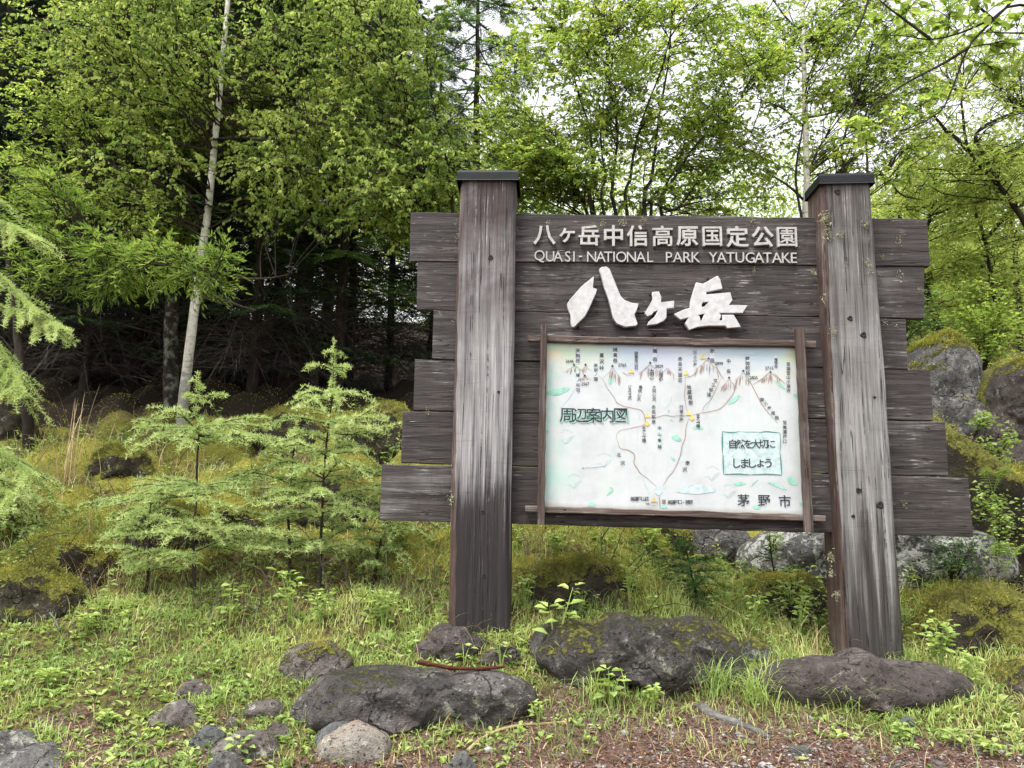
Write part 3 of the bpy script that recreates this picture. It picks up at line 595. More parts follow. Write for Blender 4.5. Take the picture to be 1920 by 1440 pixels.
for a in ((335, 225, 75, 75, 7, 1), (405, 230, 40, 50, 4, 2), (400, 295, 40, 35, 5, 3), (578, 240, 60, 115, 11, 4), (820, 218, 75, 100, 8, 5), (930, 240, 50, 80, 8, 6), (1185, 190, 85, 120, 13, 7), (1327, 312, 55, 100, 10, 8), (1418, 270, 55, 90, 9, 9), (1593, 272, 80, 90, 12, 10)): mountain(*a)
drawing('mountain_sketch', 'brown_stroke', ms, T0 + .0014, .75)
mb = MB()
def tri(mb, x, y, r, off, four=False):
    P = Z3([(x, y - r), (x + r * 1.15, y + r * .75), (x - r * 1.15, y + r * .75)] if not four else [(x, y - r), (x + r * .95, y + .1 * r), (x, y + r * .95), (x - r * .95, y + .1 * r)])
    V = np.array([sp(a, b_, off) for a, b_ in P]); mb.add(V, [[0, 3, 2, 1]] if four else None, None if four else [[0, 2, 1]])
for x, y in ((330, 217), (404, 217), (400, 288), (577, 225), (820, 205), (1195, 178), (1327, 300), (1418, 257), (1593, 264)): tri(mb, x, y, 8.5, T0 + .002)
mb.build('summit_mark', M['ink'], panel, SB)
mb = MB()
for x, y in ((698, 258), (1160, 168), (1050, 270), (802, 545), (1068, 530), (845, 1088)): tri(mb, x, y, 17, T0 + .002)
for x, y in ((800, 598), (1090, 562)): tri(mb, x, y, 19, T0 + .0022, True)
mb.build('hut_mark', M['hut_yellow'], panel, SB)
drawing('hut_outline', 'ink_grey', [([(682, 265), (682, 285)], .8), ([(682, 285), (714, 285)], .8), ([(714, 285), (714, 265)], .8), ([(828, 1100), (828, 1122)], .9), ([(828, 1122), (866, 1122)], .9), ([(866, 1122), (866, 1100)], .9), ([(824, 1100), (868, 1100)], .9), ([(410, 882), (470, 878), (540, 868)], .9), ([(395, 884), (425, 876)], .8)], T0 + .0024)
fl = []
for x, y in ((275, 680), (520, 830), (325, 965), (1215, 915), (1320, 1030)):
    fl += [([(x - 45, y + 25), (x - 20, y + 20), (x, y + 42), (x + 35, y + 15), (x + 55, y - 5)], 1.0), ([(x, y + 42), (x + 20, y + 10), (x + 55, y - 5)], .7)]
    fl += [([(x - 30 + 14 * k, y - 35 - 14 * math.sin(k * .7)), (x - 26 + 14 * k, y - 28 - 14 * math.sin(k * .7))], 1.6) for k in range(6)]
drawing('flower_sketch', 'pale_wash', fl, T0 + .0012)
t = Text(); tk = T0 + .003
def vert(s, x, y0, y1, size, dx=0.0, rot=0.0):
    n = len(s)
    for k, ch in enumerate(s):
        (px, py), = Z3([(x + dx * k, y0 + (y1 - y0) * (k / max(1, n - 1)))]); t.put(ch, px, py, size * .95, tk, .012, 0, 1, rot)
def horiz(s, x0, x1, y, size, bold=.01, dy=0.0, mat=None):
    n = len(s)
    for k, ch in enumerate(s):
        (px, py), = Z3([(x0 + (x1 - x0) * (k / max(1, n - 1)), y + dy * k)]); t.put(ch, px, py, size * 1.06, tk, bold)
vert('天狗岳', 354, 128, 192, 8.5); vert('峰ノ松目', 356, 285, 380, 7.5); vert('赤岩ノ頭', 470, 222, 310, 7.5); vert('夏沢峠', 508, 158, 238, 8.5); vert('硫黄岳', 595, 122, 190, 8.5)
vert('硫黄岳山荘', 730, 145, 238, 7); vert('横岳', 850, 130, 182, 8.5); vert('大同心', 830, 258, 305, 8); vert('小同心', 888, 262, 308, 8); vert('赤岳天望荘', 1012, 180, 318, 8); vert('頂上小屋', 1108, 140, 220, 7)
vert('赤岳', 1218, 130, 190, 8.5); vert('中岳', 1324, 195, 260, 8); vert('阿弥陀岳', 1447, 180, 272, 8.5); vert('権現岳', 1628, 185, 228, 6.5); vert('至編笠山小淵沢', 1708, 215, 385, 7.5); vert('地蔵尾根', 1068, 362, 462, 8.5, 4)
vert('文三郎道', 1240, 320, 410, 8, -14); vert('ジョウゴ沢', 688, 360, 432, 7); vert('裏同心沢', 758, 362, 440, 7, -4); vert('大同心沢', 845, 362, 440, 7); vert('赤岳鉱泉', 842, 490, 585, 7.5); vert('行者小屋', 1020, 490, 575, 7.5)
vert('キャンプ場', 780, 625, 708, 8); vert('キャンプ場', 1128, 545, 615, 8); vert('御小屋尾根', 1538, 438, 560, 7.5, 24); vert('至美濃戸口', 1685, 590, 712, 7.5); vert('北沢', 618, 798, 850, 8, 24); vert('南沢', 1060, 850, 892, 8.5, -18); vert('中山乗越', 880, 625, 745, 7)
for s, x, y in (('2646', 302, 195), ('2567', 402, 342), ('2765', 640, 220), ('2829', 876, 228), ('2899', 1262, 210), ('2805', 1485, 302), ('2715', 1585, 240)): horiz(s, x - 20, x + 20, y, 7)
horiz('美濃戸山荘', 706, 798, 1081, 7.5); horiz('至', 908, 908, 1100, 7.5); horiz('美濃戸口・茅野', 945, 1080, 1103, 7.5); horiz('WC', 800, 814, 1114, 4.5); horiz('N', 388, 388, 884, 4)
horiz('茅野市', 1420, 1686, 1090, 20, .012, 3); 
t.build('map_lettering', M['ink'], panel)
t = Text(); tk = T0 + .0034
for s, x0, x1, y, size in (('自然を大切に', 1350, 1598, 728, 15.5), ('しましょう', 1378, 1578, 852, 17)): horiz(s, x0, x1, y, size, .010)
t.build('notice_lettering', M['ink'], panel)
t = Text(); tk = T0 + .0028; horiz('周辺案内図', 290, 639, 549, 25.5, .004); t.build('title_shadow', M['teal_shadow'], panel)
t = Text(); tk = T0 + .0036; horiz('周辺案内図', 281, 630, 543, 25.5, .006); t.build('title_lettering', M['ink'], panel)
t = Text()
# frame: two rails and two stiles of split wood that cross at the corners
for q, of, mt, nm, sd_, th in ((((990, 628), (1530, 639), (1530, 651), (990, 640)), .062, 'rail', 'frame_rail', 31, .035), (((985, 948), (1548, 966), (1548, 978), (985, 960)), .064, 'rail', 'frame_rail', 32, .04),
                           (((1014, 607), (1027, 607), (1021, 984), (1007, 984)), .095, 'stile', 'frame_stile', 33, .035), (((1493, 615), (1508, 615), (1526, 998), (1511, 998)), .097, 'stile', 'frame_stile', 34, .035)):
    mb = MB(); V = [sp(x, y, of) for x, y in q]; vertical = nm == 'frame_stile'
    if vertical: V = [V[3], V[0], V[1], V[2]]
    slab(mb, V, th, .0035, 24, sd_, .005); mb.build(nm, M[mt], sign, SB)
# wisps of grey-green lichen hanging on edges
def lichen(px, py, off, n, size):
    c = sp(px, py, off); mb = MB(); P = c + rng.normal(size=(n, 3)) * [size * .5, .004, size * .8]
    A = nrm(rng.normal(size=(n, 3)) * [.8, .5, .7] + sN * .9 + [0, 0, -.5]); leaves(mb, P, A, rdir(n), rng.uniform(.4, 1.3, n) * size * .8, size * .07 + .0012, rng.uniform(0, 1, n), .4, .3, .5)
    mb.build('lichen_tuft', M['lichen'], sign, SB)
for a in ((1545, 412, .115, 60, .035), (1551, 440, .115, 40, .03), (1575, 440, .115, 26, .02), (1621, 420, .115, 30, .025), (1625, 490, .115, 26, .02), (1630, 506, .115, 30, .022), (1543, 560, .115, 24, .02), (1556, 1045, .10, 60, .022), (1568, 1115, .115, 40, .02), (1556, 1075, .09, 40, .02),
          (858, 440, .03, 26, .022), (857, 416, .03, 16, .015), (855, 598, .03, 24, .018), (850, 935, .09, 60, .024), (1166, 417, .012, 50, .02), (1130, 420, .012, 30, .016), (1205, 411, .012, 40, .018), (1410, 410, .012, 34, .018), (1525, 510, .012, 30, .02), (1413, 505, .012, 20, .014), (1027, 416, .012, 16, .012),
          (1685, 450, .012, 24, .018), (1655, 480, .012, 22, .016), (1690, 515, .012, 30, .02), (1650, 515, .012, 24, .018), (1725, 545, .012, 16, .014), (1660, 602, .012, 20, .016), (1680, 610, .012, 16, .014), (1696, 945, .012, 18, .014), (1692, 1085, .05, 40, .03), (1563, 620, .115, 26, .02), (800, 772, .012, 18, .014), (825, 585, .012, 14, .012)): lichen(*a)

# ------------------------------------------------------------------ rocks
def sphere(n):
    bm = bmesh.new(); bmesh.ops.create_icosphere(bm, subdivisions=n, radius=1); V = np.array([v.co for v in bm.verts]); F = np.array([[v.index for v in f.verts] for f in bm.faces]); bm.free(); return V, F
_sph = {n: sphere(n) for n in (1, 2, 3, 4, 5, 6)}
def rock(name, outline, label, mat, depth=None, Y=None, moss=0.0, rough=.10, seed=0, group=None, sub=5, bury=1.25, sq=.8, tuft=0, cat='boulder', mossdir=(0, 0, 1), tlen=.022, facets=9, lump=1.0, mbase=.35):
    """outline = photo contour of the stone; it is given its distance, its real depth and a rough surface all round"""
    O = np.array(outline, float); c = np.array([(O[:, 0].min() + O[:, 0].max()) / 2, (O[:, 1].min() + O[:, 1].max()) / 2])
    if Y is None: Y = gpix(c[0], O[:, 1].max() - 3)[1]
    wpx = Y / FPX; wid = (O[:, 0].max() - O[:, 0].min()) * wpx
    depth = depth or wid * .32; Yc = Y + depth * .75
    W = np.array([atY(x, y, Yc) for x, y in O]); C = atY(c[0], c[1], Yc)
    dx, dz = W[:, 0] - C[0], W[:, 2] - C[2]; al = np.arctan2(dz, dx); R = np.hypot(dx, dz); s = np.argsort(al); al, R = al[s], R[s]
    al = np.concatenate([al[-1:] - 2 * PI, al, al[:1] + 2 * PI]); R = np.concatenate([R[-1:], R, R[:1]])
    U, F = _sph[sub]; a = np.arctan2(U[:, 2], U[:, 0]); rho = np.hypot(U[:, 0], U[:, 2]) ** sq
    ar = np.interp(a, al, R)
    for k in (.08, -.08): ar = ar + np.interp(a + k, al, R)
    ar = ar / 3 * 1.05; low = np.clip(-U[:, 2], 0, 1); ar = ar * (1 + (bury - 1) * low)
    rr = np.random.default_rng(seed + 1000); Uc = U.copy()                       # broken faces: the ball is cut by a few planes before it takes the contour
    for k in range(facets):
        nk = nrm(rr.normal(size=3) * [1, 1.1, .8] + [0, -.7 if k % 2 else 0, .5 if k % 3 == 0 else 0]); ck = rr.uniform(.66, .9); ex = np.clip(Uc @ nk - ck, 0, None); Uc = Uc - nk * (ex * .92)[:, None]
    rc = np.hypot(Uc[:, 0], Uc[:, 2]); rho = .55 * rho + .45 * rc ** sq
    V = np.stack([C[0] + np.cos(a) * rho * ar, Yc + np.sign(Uc[:, 1]) * np.abs(Uc[:, 1]) ** .85 * depth, C[2] + np.sin(a) * rho * ar], -1)
    sc = max(.1, min(wid, 1.2)); q = V / sc
    d = (fbm(q * 2.3, seed, 2) - .5) * 1.6 * lump + (np.abs(fbm(q * 4.5, seed + 50, 3) - .5) - .12) * -1.2 + (fbm(q * 11, seed + 9, 4) - .5) * .55
    V = V + U * (d * rough * sc * np.clip(.5 + np.abs(U[:, 1]) * .8, 0, 1.2))[:, None]
    mb = MB(); mb.add(V, None, F); B = np.array([C[0], Yc, C[2]])
    me = mb.mesh(name, mat, B, True); n = np.array([v.normal for v in me.vertices])
    mv = np.clip(moss * (np.clip(n @ np.array(mossdir) * .95 + mbase, 0, 1)) * (.45 + 1.1 * fbm(q * 3.2, seed + 77, 3)), 0, 1)
    me.attributes['tint'].data.foreach_set('value', mv.astype(np.float32))
    o = bpy.data.objects.new(name, me); col.objects.link(o); o.location = B; tag(o, label, cat, group)
    if tuft:
        p = np.clip(mv - .45, 0, 1) * (V[:, 2] > H(V[:, 0], V[:, 1]) - .03)
        if p.sum() > 1:
            i = rng.choice(len(V), tuft, p=p / p.sum()); P = V[i] + rng.normal(size=(tuft, 3)) * sc * .02
            A = nrm(n[i] + rng.normal(size=(tuft, 3)) * .5); m2 = MB(); leaves(m2, P - A * .004, A, rdir(tuft), rng.uniform(.5, 1.3, tuft) * tlen, tlen * .36, np.clip(fbm(P * 6, 5, 3) * 1.5 - .3 + rng.uniform(-.15, .15, tuft), 0, 1), .5, .2, .2)
            m2.build('moss', M['moss'], o, B)
    return o
rock('boulder', [(578, 1312), (590, 1290), (620, 1272), (650, 1262), (700, 1258), (760, 1256), (800, 1250), (830, 1252), (860, 1260), (900, 1257), (950, 1258), (975, 1268), (1000, 1288), (1010, 1305), (1002, 1320), (985, 1335), (960, 1350), (930, 1368), (880, 1374), (840, 1366), (780, 1362), (720, 1362), (660, 1352), (620, 1348), (585, 1335)],
     'long dark lichen-speckled boulder with the red stick lying on top', M['basalt'], .30, moss=.42, rough=.13, seed=4, sub=6, tuft=0)
rock('boulder', [(1400, 1270), (1440, 1250), (1500, 1241), (1570, 1237), (1660, 1243), (1720, 1250), (1780, 1258), (1810, 1270), (1825, 1295), (1810, 1312), (1760, 1328), (1720, 1328), (1680, 1336), (1645, 1344), (1628, 1332), (1600, 1318), (1550, 1320), (1500, 1323), (1450, 1320), (1415, 1300)],
     'long smooth dark brown boulder lying across the foot of the grey right post', M['brown_rock'], .26, moss=.22, rough=.07, seed=14, sub=6, facets=5)
rock('boulder', [(1005, 1225), (1030, 1180), (1078, 1163), (1115, 1180), (1145, 1166), (1200, 1160), (1250, 1163), (1300, 1160), (1330, 1168), (1358, 1195), (1372, 1240), (1378, 1282), (1360, 1298), (1300, 1285), (1250, 1290), (1200, 1290), (1160, 1272), (1110, 1265), (1060, 1265)],
     'large lumpy mossy boulder between the two sign posts', M['basalt'], .42, moss=.60, rough=.17, seed=27, sub=6, tuft=500, tlen=.010, lump=1.2, facets=7)
rock('rock', [(528, 1245), (550, 1215), (590, 1207), (630, 1215), (662, 1240), (648, 1262), (590, 1276), (545, 1270)], 'rounded grey-brown rock half sunk in grass behind the long boulder', M['stone'], .16, moss=.6, seed=31, cat='rock', tuft=500, tlen=.012)
rock('rock', [(758, 1238), (800, 1197), (850, 1178), (890, 1190), (928, 1212), (920, 1226), (860, 1242), (800, 1244)], 'flat slanting brown slab of rock against the foot of the left post', M['brown_rock'], .16, moss=.35, rough=.12, seed=37, cat='rock')
rock('rock', [(903, 1238), (925, 1217), (955, 1213), (977, 1226), (970, 1246), (930, 1249)], 'small brown rock beside the foot of the left post', M['brown_rock'], .07, seed=41, sub=4, cat='rock')
rock('rock', [(1368, 1225), (1395, 1206), (1430, 1202), (1450, 1218), (1448, 1240), (1400, 1245), (1375, 1242)], 'grey rock showing between the mossy boulder and the right post', M['grey_rock'], .12, moss=.6, seed=43, sub=4, cat='rock')
rock('rock', [(1868, 1280), (1890, 1252), (1930, 1244), (1985, 1262), (1990, 1295), (1930, 1304), (1880, 1298)], 'mossy brown rock cut by the right edge of the picture', M['brown_rock'], .15, moss=.8, seed=47, cat='rock', tuft=500, tlen=.014)
st = [([(330, 1308), (345, 1290), (366, 1276), (385, 1285), (397, 1302), (380, 1312), (350, 1314)], 'triangular brown stone standing alone in the grass', 'stone', .35), ([(278, 1347), (300, 1333), (370, 1332), (386, 1345), (370, 1366), (310, 1371), (288, 1360)], 'flat oval grey stone below the triangular stone', 'stone', .3),
      ([(460, 1337), (495, 1315), (520, 1318), (536, 1340), (500, 1353), (475, 1350)], 'grey stone left of the long dark boulder, embedded in grass', 'stone', .3), ([(352, 1396), (365, 1378), (400, 1370), (424, 1380), (400, 1394), (372, 1404)], 'small dark stone between the flat oval and the rounded stone', 'slate', .3),
      ([(402, 1400), (430, 1386), (470, 1379), (510, 1388), (522, 1408), (500, 1424), (440, 1420)], 'broad rounded brown stone in litter near the stacked pair of stones', 'stone', .4), ([(385, 1446), (400, 1428), (424, 1416), (448, 1430), (464, 1448), (430, 1462)], 'pale grey stone cut by the bottom edge, left of the stacked pair', 'grey_rock', .3),
      ([(586, 1402), (606, 1370), (650, 1352), (664, 1356), (667, 1376), (650, 1405), (612, 1428), (592, 1418)], 'dark grey slate stone leaning behind the rusty topped stone', 'slate', .3), ([(600, 1404), (632, 1374), (692, 1373), (726, 1394), (730, 1416), (708, 1432), (670, 1436), (622, 1425)], 'rusty topped pale stone in front of the dark slate stone', 'rust_stone', 0),
      ([(838, 1446), (852, 1424), (866, 1414), (884, 1424), (896, 1446), (866, 1460)], 'pale pointed stone cut by the bottom edge below the pale root', 'grey_rock', .3), ([(422, 1356), (434, 1346), (448, 1350), (452, 1360), (436, 1366)], 'smallest grey pebble stone among the grass stones', 'stone', .3), ([(496, 1378), (508, 1360), (530, 1358), (545, 1372), (536, 1388), (510, 1388)], 'low mossy stone above the broad rounded stone', 'stone', .5),
      ([(1596, 1414), (1600, 1402), (1612, 1399), (1620, 1408), (1614, 1416)], 'tiny white stone lying on the gravel', 'rust_stone', 0), ([(1688, 1364), (1696, 1348), (1710, 1346), (1716, 1358), (1704, 1370)], 'small dark angular stone on the gravel before the brown boulder', 'slate', 0), ([(1480, 1412), (1500, 1400), (1520, 1408), (1508, 1420)], 'flat dark chip of stone on the gravel', 'slate', 0)]
for k, (ol, lb, mt, ms_) in enumerate(st):
    Ys = gpix(630, 1404)[1] + .02 if 'slate stone' in lb and mt == 'slate' and 'leaning' in lb else None if max(p[1] for p in ol) < 1440 else gpix(np.mean([p[0] for p in ol]), 1440)[1] * .97
    rock('stone', ol, lb, M[mt], seed=60 + k * 3, sub=4, cat='stone', moss=ms_, rough=.12, depth=None, Y=Ys, bury=1.4)
rock('rock_slab', [(-160, 1425), (-60, 1405), (40, 1406), (100, 1422), (140, 1450), (100, 1480), (-100, 1500)], 'flat grey lichened slab cut by the bottom left corner', M['grey_rock'], .25, Y=3.3, seed=90, cat='rock', rough=.04)
# tall standing rocks on the right, and the mossy bank under them
rock('standing_rock', [(1698, 700), (1705, 668), (1722, 648), (1750, 636), (1775, 620), (1796, 640), (1822, 664), (1826, 690), (1812, 740), (1828, 775), (1822, 812), (1806, 845), (1780, 880), (1720, 890), (1695, 800)],
     'upright grey rock with a moss cap, rising behind the right end of the sign', M['grey_rock'], .32, Y=6.6, moss=1.0, rough=.09, seed=101, sub=6, tuft=9000, tlen=.02, mbase=.02)
rock('standing_rock', [(1864, 760), (1866, 715), (1884, 690), (1925, 680), (1985, 695), (2010, 780), (2000, 880), (1930, 900), (1880, 885), (1866, 840)],
     'bulky lichened standing rock at the right edge of the picture', M['brown_rock'], .4, Y=7.0, moss=.95, rough=.12, seed=105, sub=6, tuft=6000, tlen=.02, mbase=.0)
rock('mossy_mound', [(1700, 800), (1750, 775), (1800, 840), (1850, 880), (1930, 905), (2000, 960), (2000, 1060), (1900, 1080), (1780, 1060), (1700, 1000)], 'sloping mossy mound beside the right ends of the lower planks', M['moss_rock'], .4, Y=6.0, moss=1.2, rough=.14, seed=111, sub=5, tuft=9000, cat='mound', tlen=.02)
rock('boulder', [(1400, 1050), (1440, 1005), (1500, 985), (1600, 980), (1750, 990), (1880, 1008), (1910, 1060), (1820, 1090), (1720, 1100), (1600, 1095), (1440, 1090)], 'pale lichen-crusted boulder under the lower right planks', M['lichen_rock'], .4, Y=5.7, moss=.25, rough=.14, seed=117, sub=6)
rock('boulder', [(1290, 1040), (1296, 985), (1340, 970), (1390, 980), (1400, 1040), (1380, 1060), (1310, 1060)], 'grey square-edged boulder seen below the map', M['grey_rock'], .2, Y=6.3, moss=.2, rough=.1, seed=121, sub=5)
mounds = [((85, 1085), (110, 1030), (160, 1012), (212, 1030), (228, 1070), (215, 1105), (140, 1115), 5.3, 'golden mossy mound behind the grassy left bank'), ((-30, 1140), (0, 1088), (60, 1072), (120, 1090), (160, 1130), (120, 1165), (30, 1170), 5.0, 'low mossy mound at the left edge of the picture'),
          ((990, 1100), (1010, 1068), (1060, 1050), (1130, 1052), (1185, 1085), (1190, 1125), (1080, 1140), 5.2, 'brown mossy mound behind the lumpy boulder'), ((955, 1020), (980, 975), (1080, 960), (1180, 965), (1290, 985), (1290, 1040), (1100, 1050), 6.2, 'wide mossy bank stone in the shade under the sign'),
          ((1690, 1200), (1730, 1150), (1820, 1120), (1920, 1125), (1990, 1160), (1980, 1230), (1800, 1240), 4.9, 'mossy brown mound right of the grey post'), ((380, 990), (400, 960), (450, 950), (505, 975), (510, 1000), (440, 1012), (395, 1005), 6.0, 'mossy mound between the two young larches'), ((170, 880), (185, 850), (240, 842), (280, 860), (280, 890), (220, 900), (180, 895), 7.0, 'mossy mound beside the dry reeds'),
          ((-30, 800), (-10, 755), (25, 745), (60, 775), (60, 815), (20, 830), (-20, 825), 8.0, 'dark mossy stump-like mound at the left edge under the larch'), ((640, 860), (660, 790), (700, 760), (745, 755), (770, 800), (760, 850), (690, 870), 7.2, 'mossy mound behind the left ends of the planks'), ((480, 830), (500, 790), (560, 775), (620, 790), (640, 825), (580, 850), (510, 845), 7.6, 'mossy hump at the edge of the dark wood'),
          ((250, 1010), (270, 965), (330, 950), (380, 970), (395, 1010), (330, 1030), (270, 1025), 6.2, 'mossy mound under the left young larch'), ((1380, 1130), (1400, 1100), (1470, 1090), (1540, 1110), (1560, 1150), (1480, 1165), (1400, 1155), 5.1, 'yellow mossy mound left of the grey post'), ((520, 960), (540, 900), (610, 880), (680, 900), (700, 960), (620, 985), (550, 980), 6.5, 'mossy mound behind the right young larch')]
for k, m_ in enumerate(mounds):
    rock('mossy_mound', m_[:7], m_[8], M['moss_rock'], None, m_[7] if m_[7] == 8.0 or 'under the sign' in m_[8] else None, moss=1.3, mbase=.22, rough=.14, seed=130 + 5 * k, sub=5, cat='mound', tuft=6000, tlen=.015, bury=1.5)  # moss kept to the tops; dark sides paint in the shade of the crevices

# ------------------------------------------------------------------ ground cover
def scatter(n, x0, x1, y0, y1, keep=None):
    """points on the ground, denser towards the viewer"""
    u = rng.uniform(0, 1, n); y = 1 / (1 / y0 + (1 / y1 - 1 / y0) * u); x = rng.uniform(x0, x1, n) * (y / y1 * .8 + .2)
    if keep is not None:
        k = rng.uniform(0, 1, n) < keep(x, y); x, y = x[k], y[k]
    return np.stack([x, y, H(x, y)], -1)
# mossy stuff: short fuzz
P = scatter(160000, -8, 8, 4.2, 10.5, lambda x, y: np.clip(moss_shade_f(x, y) * 1.6 - .5, 0, 1)); n = len(P)
mb = MB(); A = rdir(n, 1.3, .6); leaves(mb, P, A, rdir(n), rng.uniform(.008, .020, n), .008, np.clip(n2(P[:, 0], P[:, 1], 2.5, 33, 3) * 1.6 - .3 + rng.uniform(-.15, .15, n), 0, 1), .5, .2, .2)
tag(mb.build('moss', M['moss']), 'golden green moss carpeting the bank', 'moss', kind='stuff')
# grass
def gkeep(x, y): return np.clip(1.15 - litter_f(x, y) * 1.3, .02, 1) * np.clip(n2(x, y, 1.5, 41, 3) * 2.2 - .45, .12, 1) * np.where(y > 8, .12, np.interp(y, [4.6, 5.4, 7.5], [1, .42, .28]))
P = scatter(120000, -7, 7, 3.2, 9, gkeep); n = len(P); tall = np.interp(P[:, 1], [3.3, 4.4, 5.2, 7], [.35, .55, 1.0, .9]) * (.5 + n2(P[:, 0], P[:, 1], .9, 44, 2))
mb = MB(); ln = rng.normal(size=(n, 3)) * .55; ln[:, 2] = 0
tn = np.clip(n2(P[:, 0], P[:, 1], 1.6, 47, 3) * 1.2 - .15 + rng.normal(size=n) * .16, 0, 1)
blades(mb, P, rng.uniform(.03, .11, n) * tall * 1.3, ln, rng.uniform(.003, .006, n), tn)
tag(mb.build('grass', M['grass']), 'short yellow-green grass covering the bank', 'grass', kind='stuff')
# small broad ground leaves
P = scatter(16000, -7, 7, 3.2, 8.5, lambda x, y: np.clip(1.1 - litter_f(x, y) * 1.15, .03, 1) * np.clip(n2(x, y, 1.1, 51, 2) * 3 - .9, .1, 1) * np.where(y > 6.5, .4, 1))
n = len(P); k = rng.integers(3, 7, n); Q = np.repeat(P, k, 0); m = len(Q); a = rng.uniform(0, 2 * PI, m); A = np.stack([np.cos(a), np.sin(a), rng.uniform(.1, .9, m)], -1)
Q = Q + A * rng.uniform(0, .018, m)[:, None]; s = np.repeat(rng.uniform(.6, 1.6, n), k)
mb = MB(); leaves(mb, Q, A, rdir(m, 2.0, .5), rng.uniform(.018, .036, m) * s, rng.uniform(.010, .018, m) * s, np.clip(np.repeat(rng.uniform(.1, .9, n), k) + rng.uniform(-.1, .1, m), 0, 1), .45, .15, .2)
tag(mb.build('ground_herbs', M['herb_leaf']), 'small broad leaved herbs growing through the grass', 'herbs', kind='stuff')
# dry straws lying and arching
P = scatter(13000, -7, 7, 3.3, 9, lambda x, y: np.clip(n2(x, y, 1.2, 57, 2) * 3 - .9, .2, 1) * np.interp(y, [3.3, 4, 5, 8], [.45, .5, 1, .8])); n = len(P)
mb = MB(); ln = rng.normal(size=(n, 3)) * 1.15; ln[:, 2] = 0; straws(mb, P, rng.uniform(.06, .26, n) * np.interp(P[:, 1], [3.3, 4.4, 5.5], [.45, .7, 1.2]), ln, .0042, rng.uniform(0, 1, n), .5)
tag(mb.build('dry_grass', M['straw']), 'dry tan grass straws arching over the bank', 'dry grass', kind='stuff')
# taller leafy undergrowth and dead brushwood on the bank
P = scatter(2600, -7, 7, 4.6, 8.6, lambda x, y: np.clip(n2(x, y, .8, 71, 2) * 3 - 1.0, .06, 1)); n = len(P); hh = rng.uniform(.05, .26, n); k = 9
Q = np.repeat(P, k, 0); m = len(Q); a = rng.uniform(0, 2 * PI, m); u = rng.uniform(.25, 1, m); ld = np.repeat(rng.normal(size=(n, 3)) * .35, k, 0); ld[:, 2] = 0; h_ = np.repeat(hh, k)
Q = Q + ld * (h_ * u)[:, None] + np.array([0, 0, 1.0]) * (h_ * u)[:, None]; A = np.stack([np.cos(a), np.sin(a), rng.uniform(-.1, .6, m)], -1); s = np.repeat(rng.uniform(.6, 1.5, n), k)
mb = MB(); leaves(mb, Q, A, rdir(m, 1.8, .6), rng.uniform(.022, .05, m) * s, rng.uniform(.010, .022, m) * s, np.clip(np.repeat(rng.uniform(.0, .85, n), k) + rng.normal(size=m) * .08, 0, 1), .45, .15, .22)
blades(mb, P, hh, ld[::k], .005, .25, .2)
tag(mb.build('undergrowth', M['herb_leaf']), 'mixed leafy undergrowth on the bank behind the sign', 'undergrowth', kind='stuff')
mb = MB()
for p in scatter(520, -7, 7, 4.7, 8.6):
    a = rng.uniform(0, 2 * PI); l = rng.uniform(.15, .6); d = np.array([math.cos(a), math.sin(a) * .6, 0]); up_ = rng.uniform(.1, .8); tube(mb, smoothline([p, p + d * l * .5 + [0, 0, l * up_], p + d * l + [0, 0, l * up_ * rng.uniform(.2, 1.2)]], 7), np.linspace(.0035, .0012, 7), 3, cap=False)
tag(mb.build('brushwood', M['dead_twig']), 'thin dead brushwood sticking up through the moss', 'brushwood', kind='stuff')
# litter and gravel at the roadside
P = scatter(60000, -6, 6, 2.9, 6, lambda x, y: np.clip(litter_f(x, y) * 1.3 - .2, .05, 1)); n = len(P); P[:, 2] += rng.uniform(.001, .012, n)
mb = MB(); a = rng.uniform(0, 2 * PI, n); A = np.stack([np.cos(a), np.sin(a), rng.normal(size=n) * .25], -1); leaves(mb, P, A, rdir(n, 2.2, .5), rng.uniform(.008, .030, n), rng.uniform(.003, .013, n), rng.uniform(0, 1, n) ** 1.4, .45, .25, .2)
tag(mb.build('leaf_litter', M['litter']), 'reddish brown leaf litter strewn on the roadside', 'leaf litter', kind='stuff')
P = scatter(26000, -5, 6, 2.9, 4.4, lambda x, y: np.clip(litter_f(x, y) * 1.4 - .4, .02, 1) * np.clip(.25 + x * .5, .15, 1)); n = len(P)
sv, sf = _sph[1]; r = rng.uniform(.002, .009, n) * np.where(rng.uniform(0, 1, n) > .96, 2.2, 1)
V = sv[None] * (1 + rng.normal(size=(n, len(sv), 1)) * .18) * r[:, None, None] * np.array([1.2, 1, .7]); V = V + (P + np.array([0, 0, .003]))[:, None]
mb = MB(); mb.add(V.reshape(-1, 3), None, (sf[None] + np.arange(n)[:, None, None] * len(sv)).reshape(-1, 3), np.repeat(rng.uniform(0, 1, n), len(sv)))
M['gravel'] = leaf_mat('gravel', [(.1, (.06, .055, .052)), (.5, (.17, .16, .155)), (.8, (.32, .31, .305)), (1, (.62, .62, .61))], 0.0)
tag(mb.build('gravel', M['gravel']), 'grey gravel scattered along the roadside', 'gravel', kind='stuff')
P = np.array([gpix(rng.uniform(215, 420), rng.uniform(838, 900)) for _ in range(60)]); P[:, 2] += rng.uniform(.03, .08, 60)
Q = np.repeat(P, 5, 0); a = np.tile(np.arange(5) * 2 * PI / 5, 60); mb = MB(); leaves(mb, Q, np.stack([np.cos(a), np.sin(a), 0 * a + .3], -1), rdir(300, 2, .3), .013, .008, .6)
tag(mb.build('wildflowers', M['petal']), 'tiny white wildflowers on the mossy bank', 'flowers', kind='stuff')

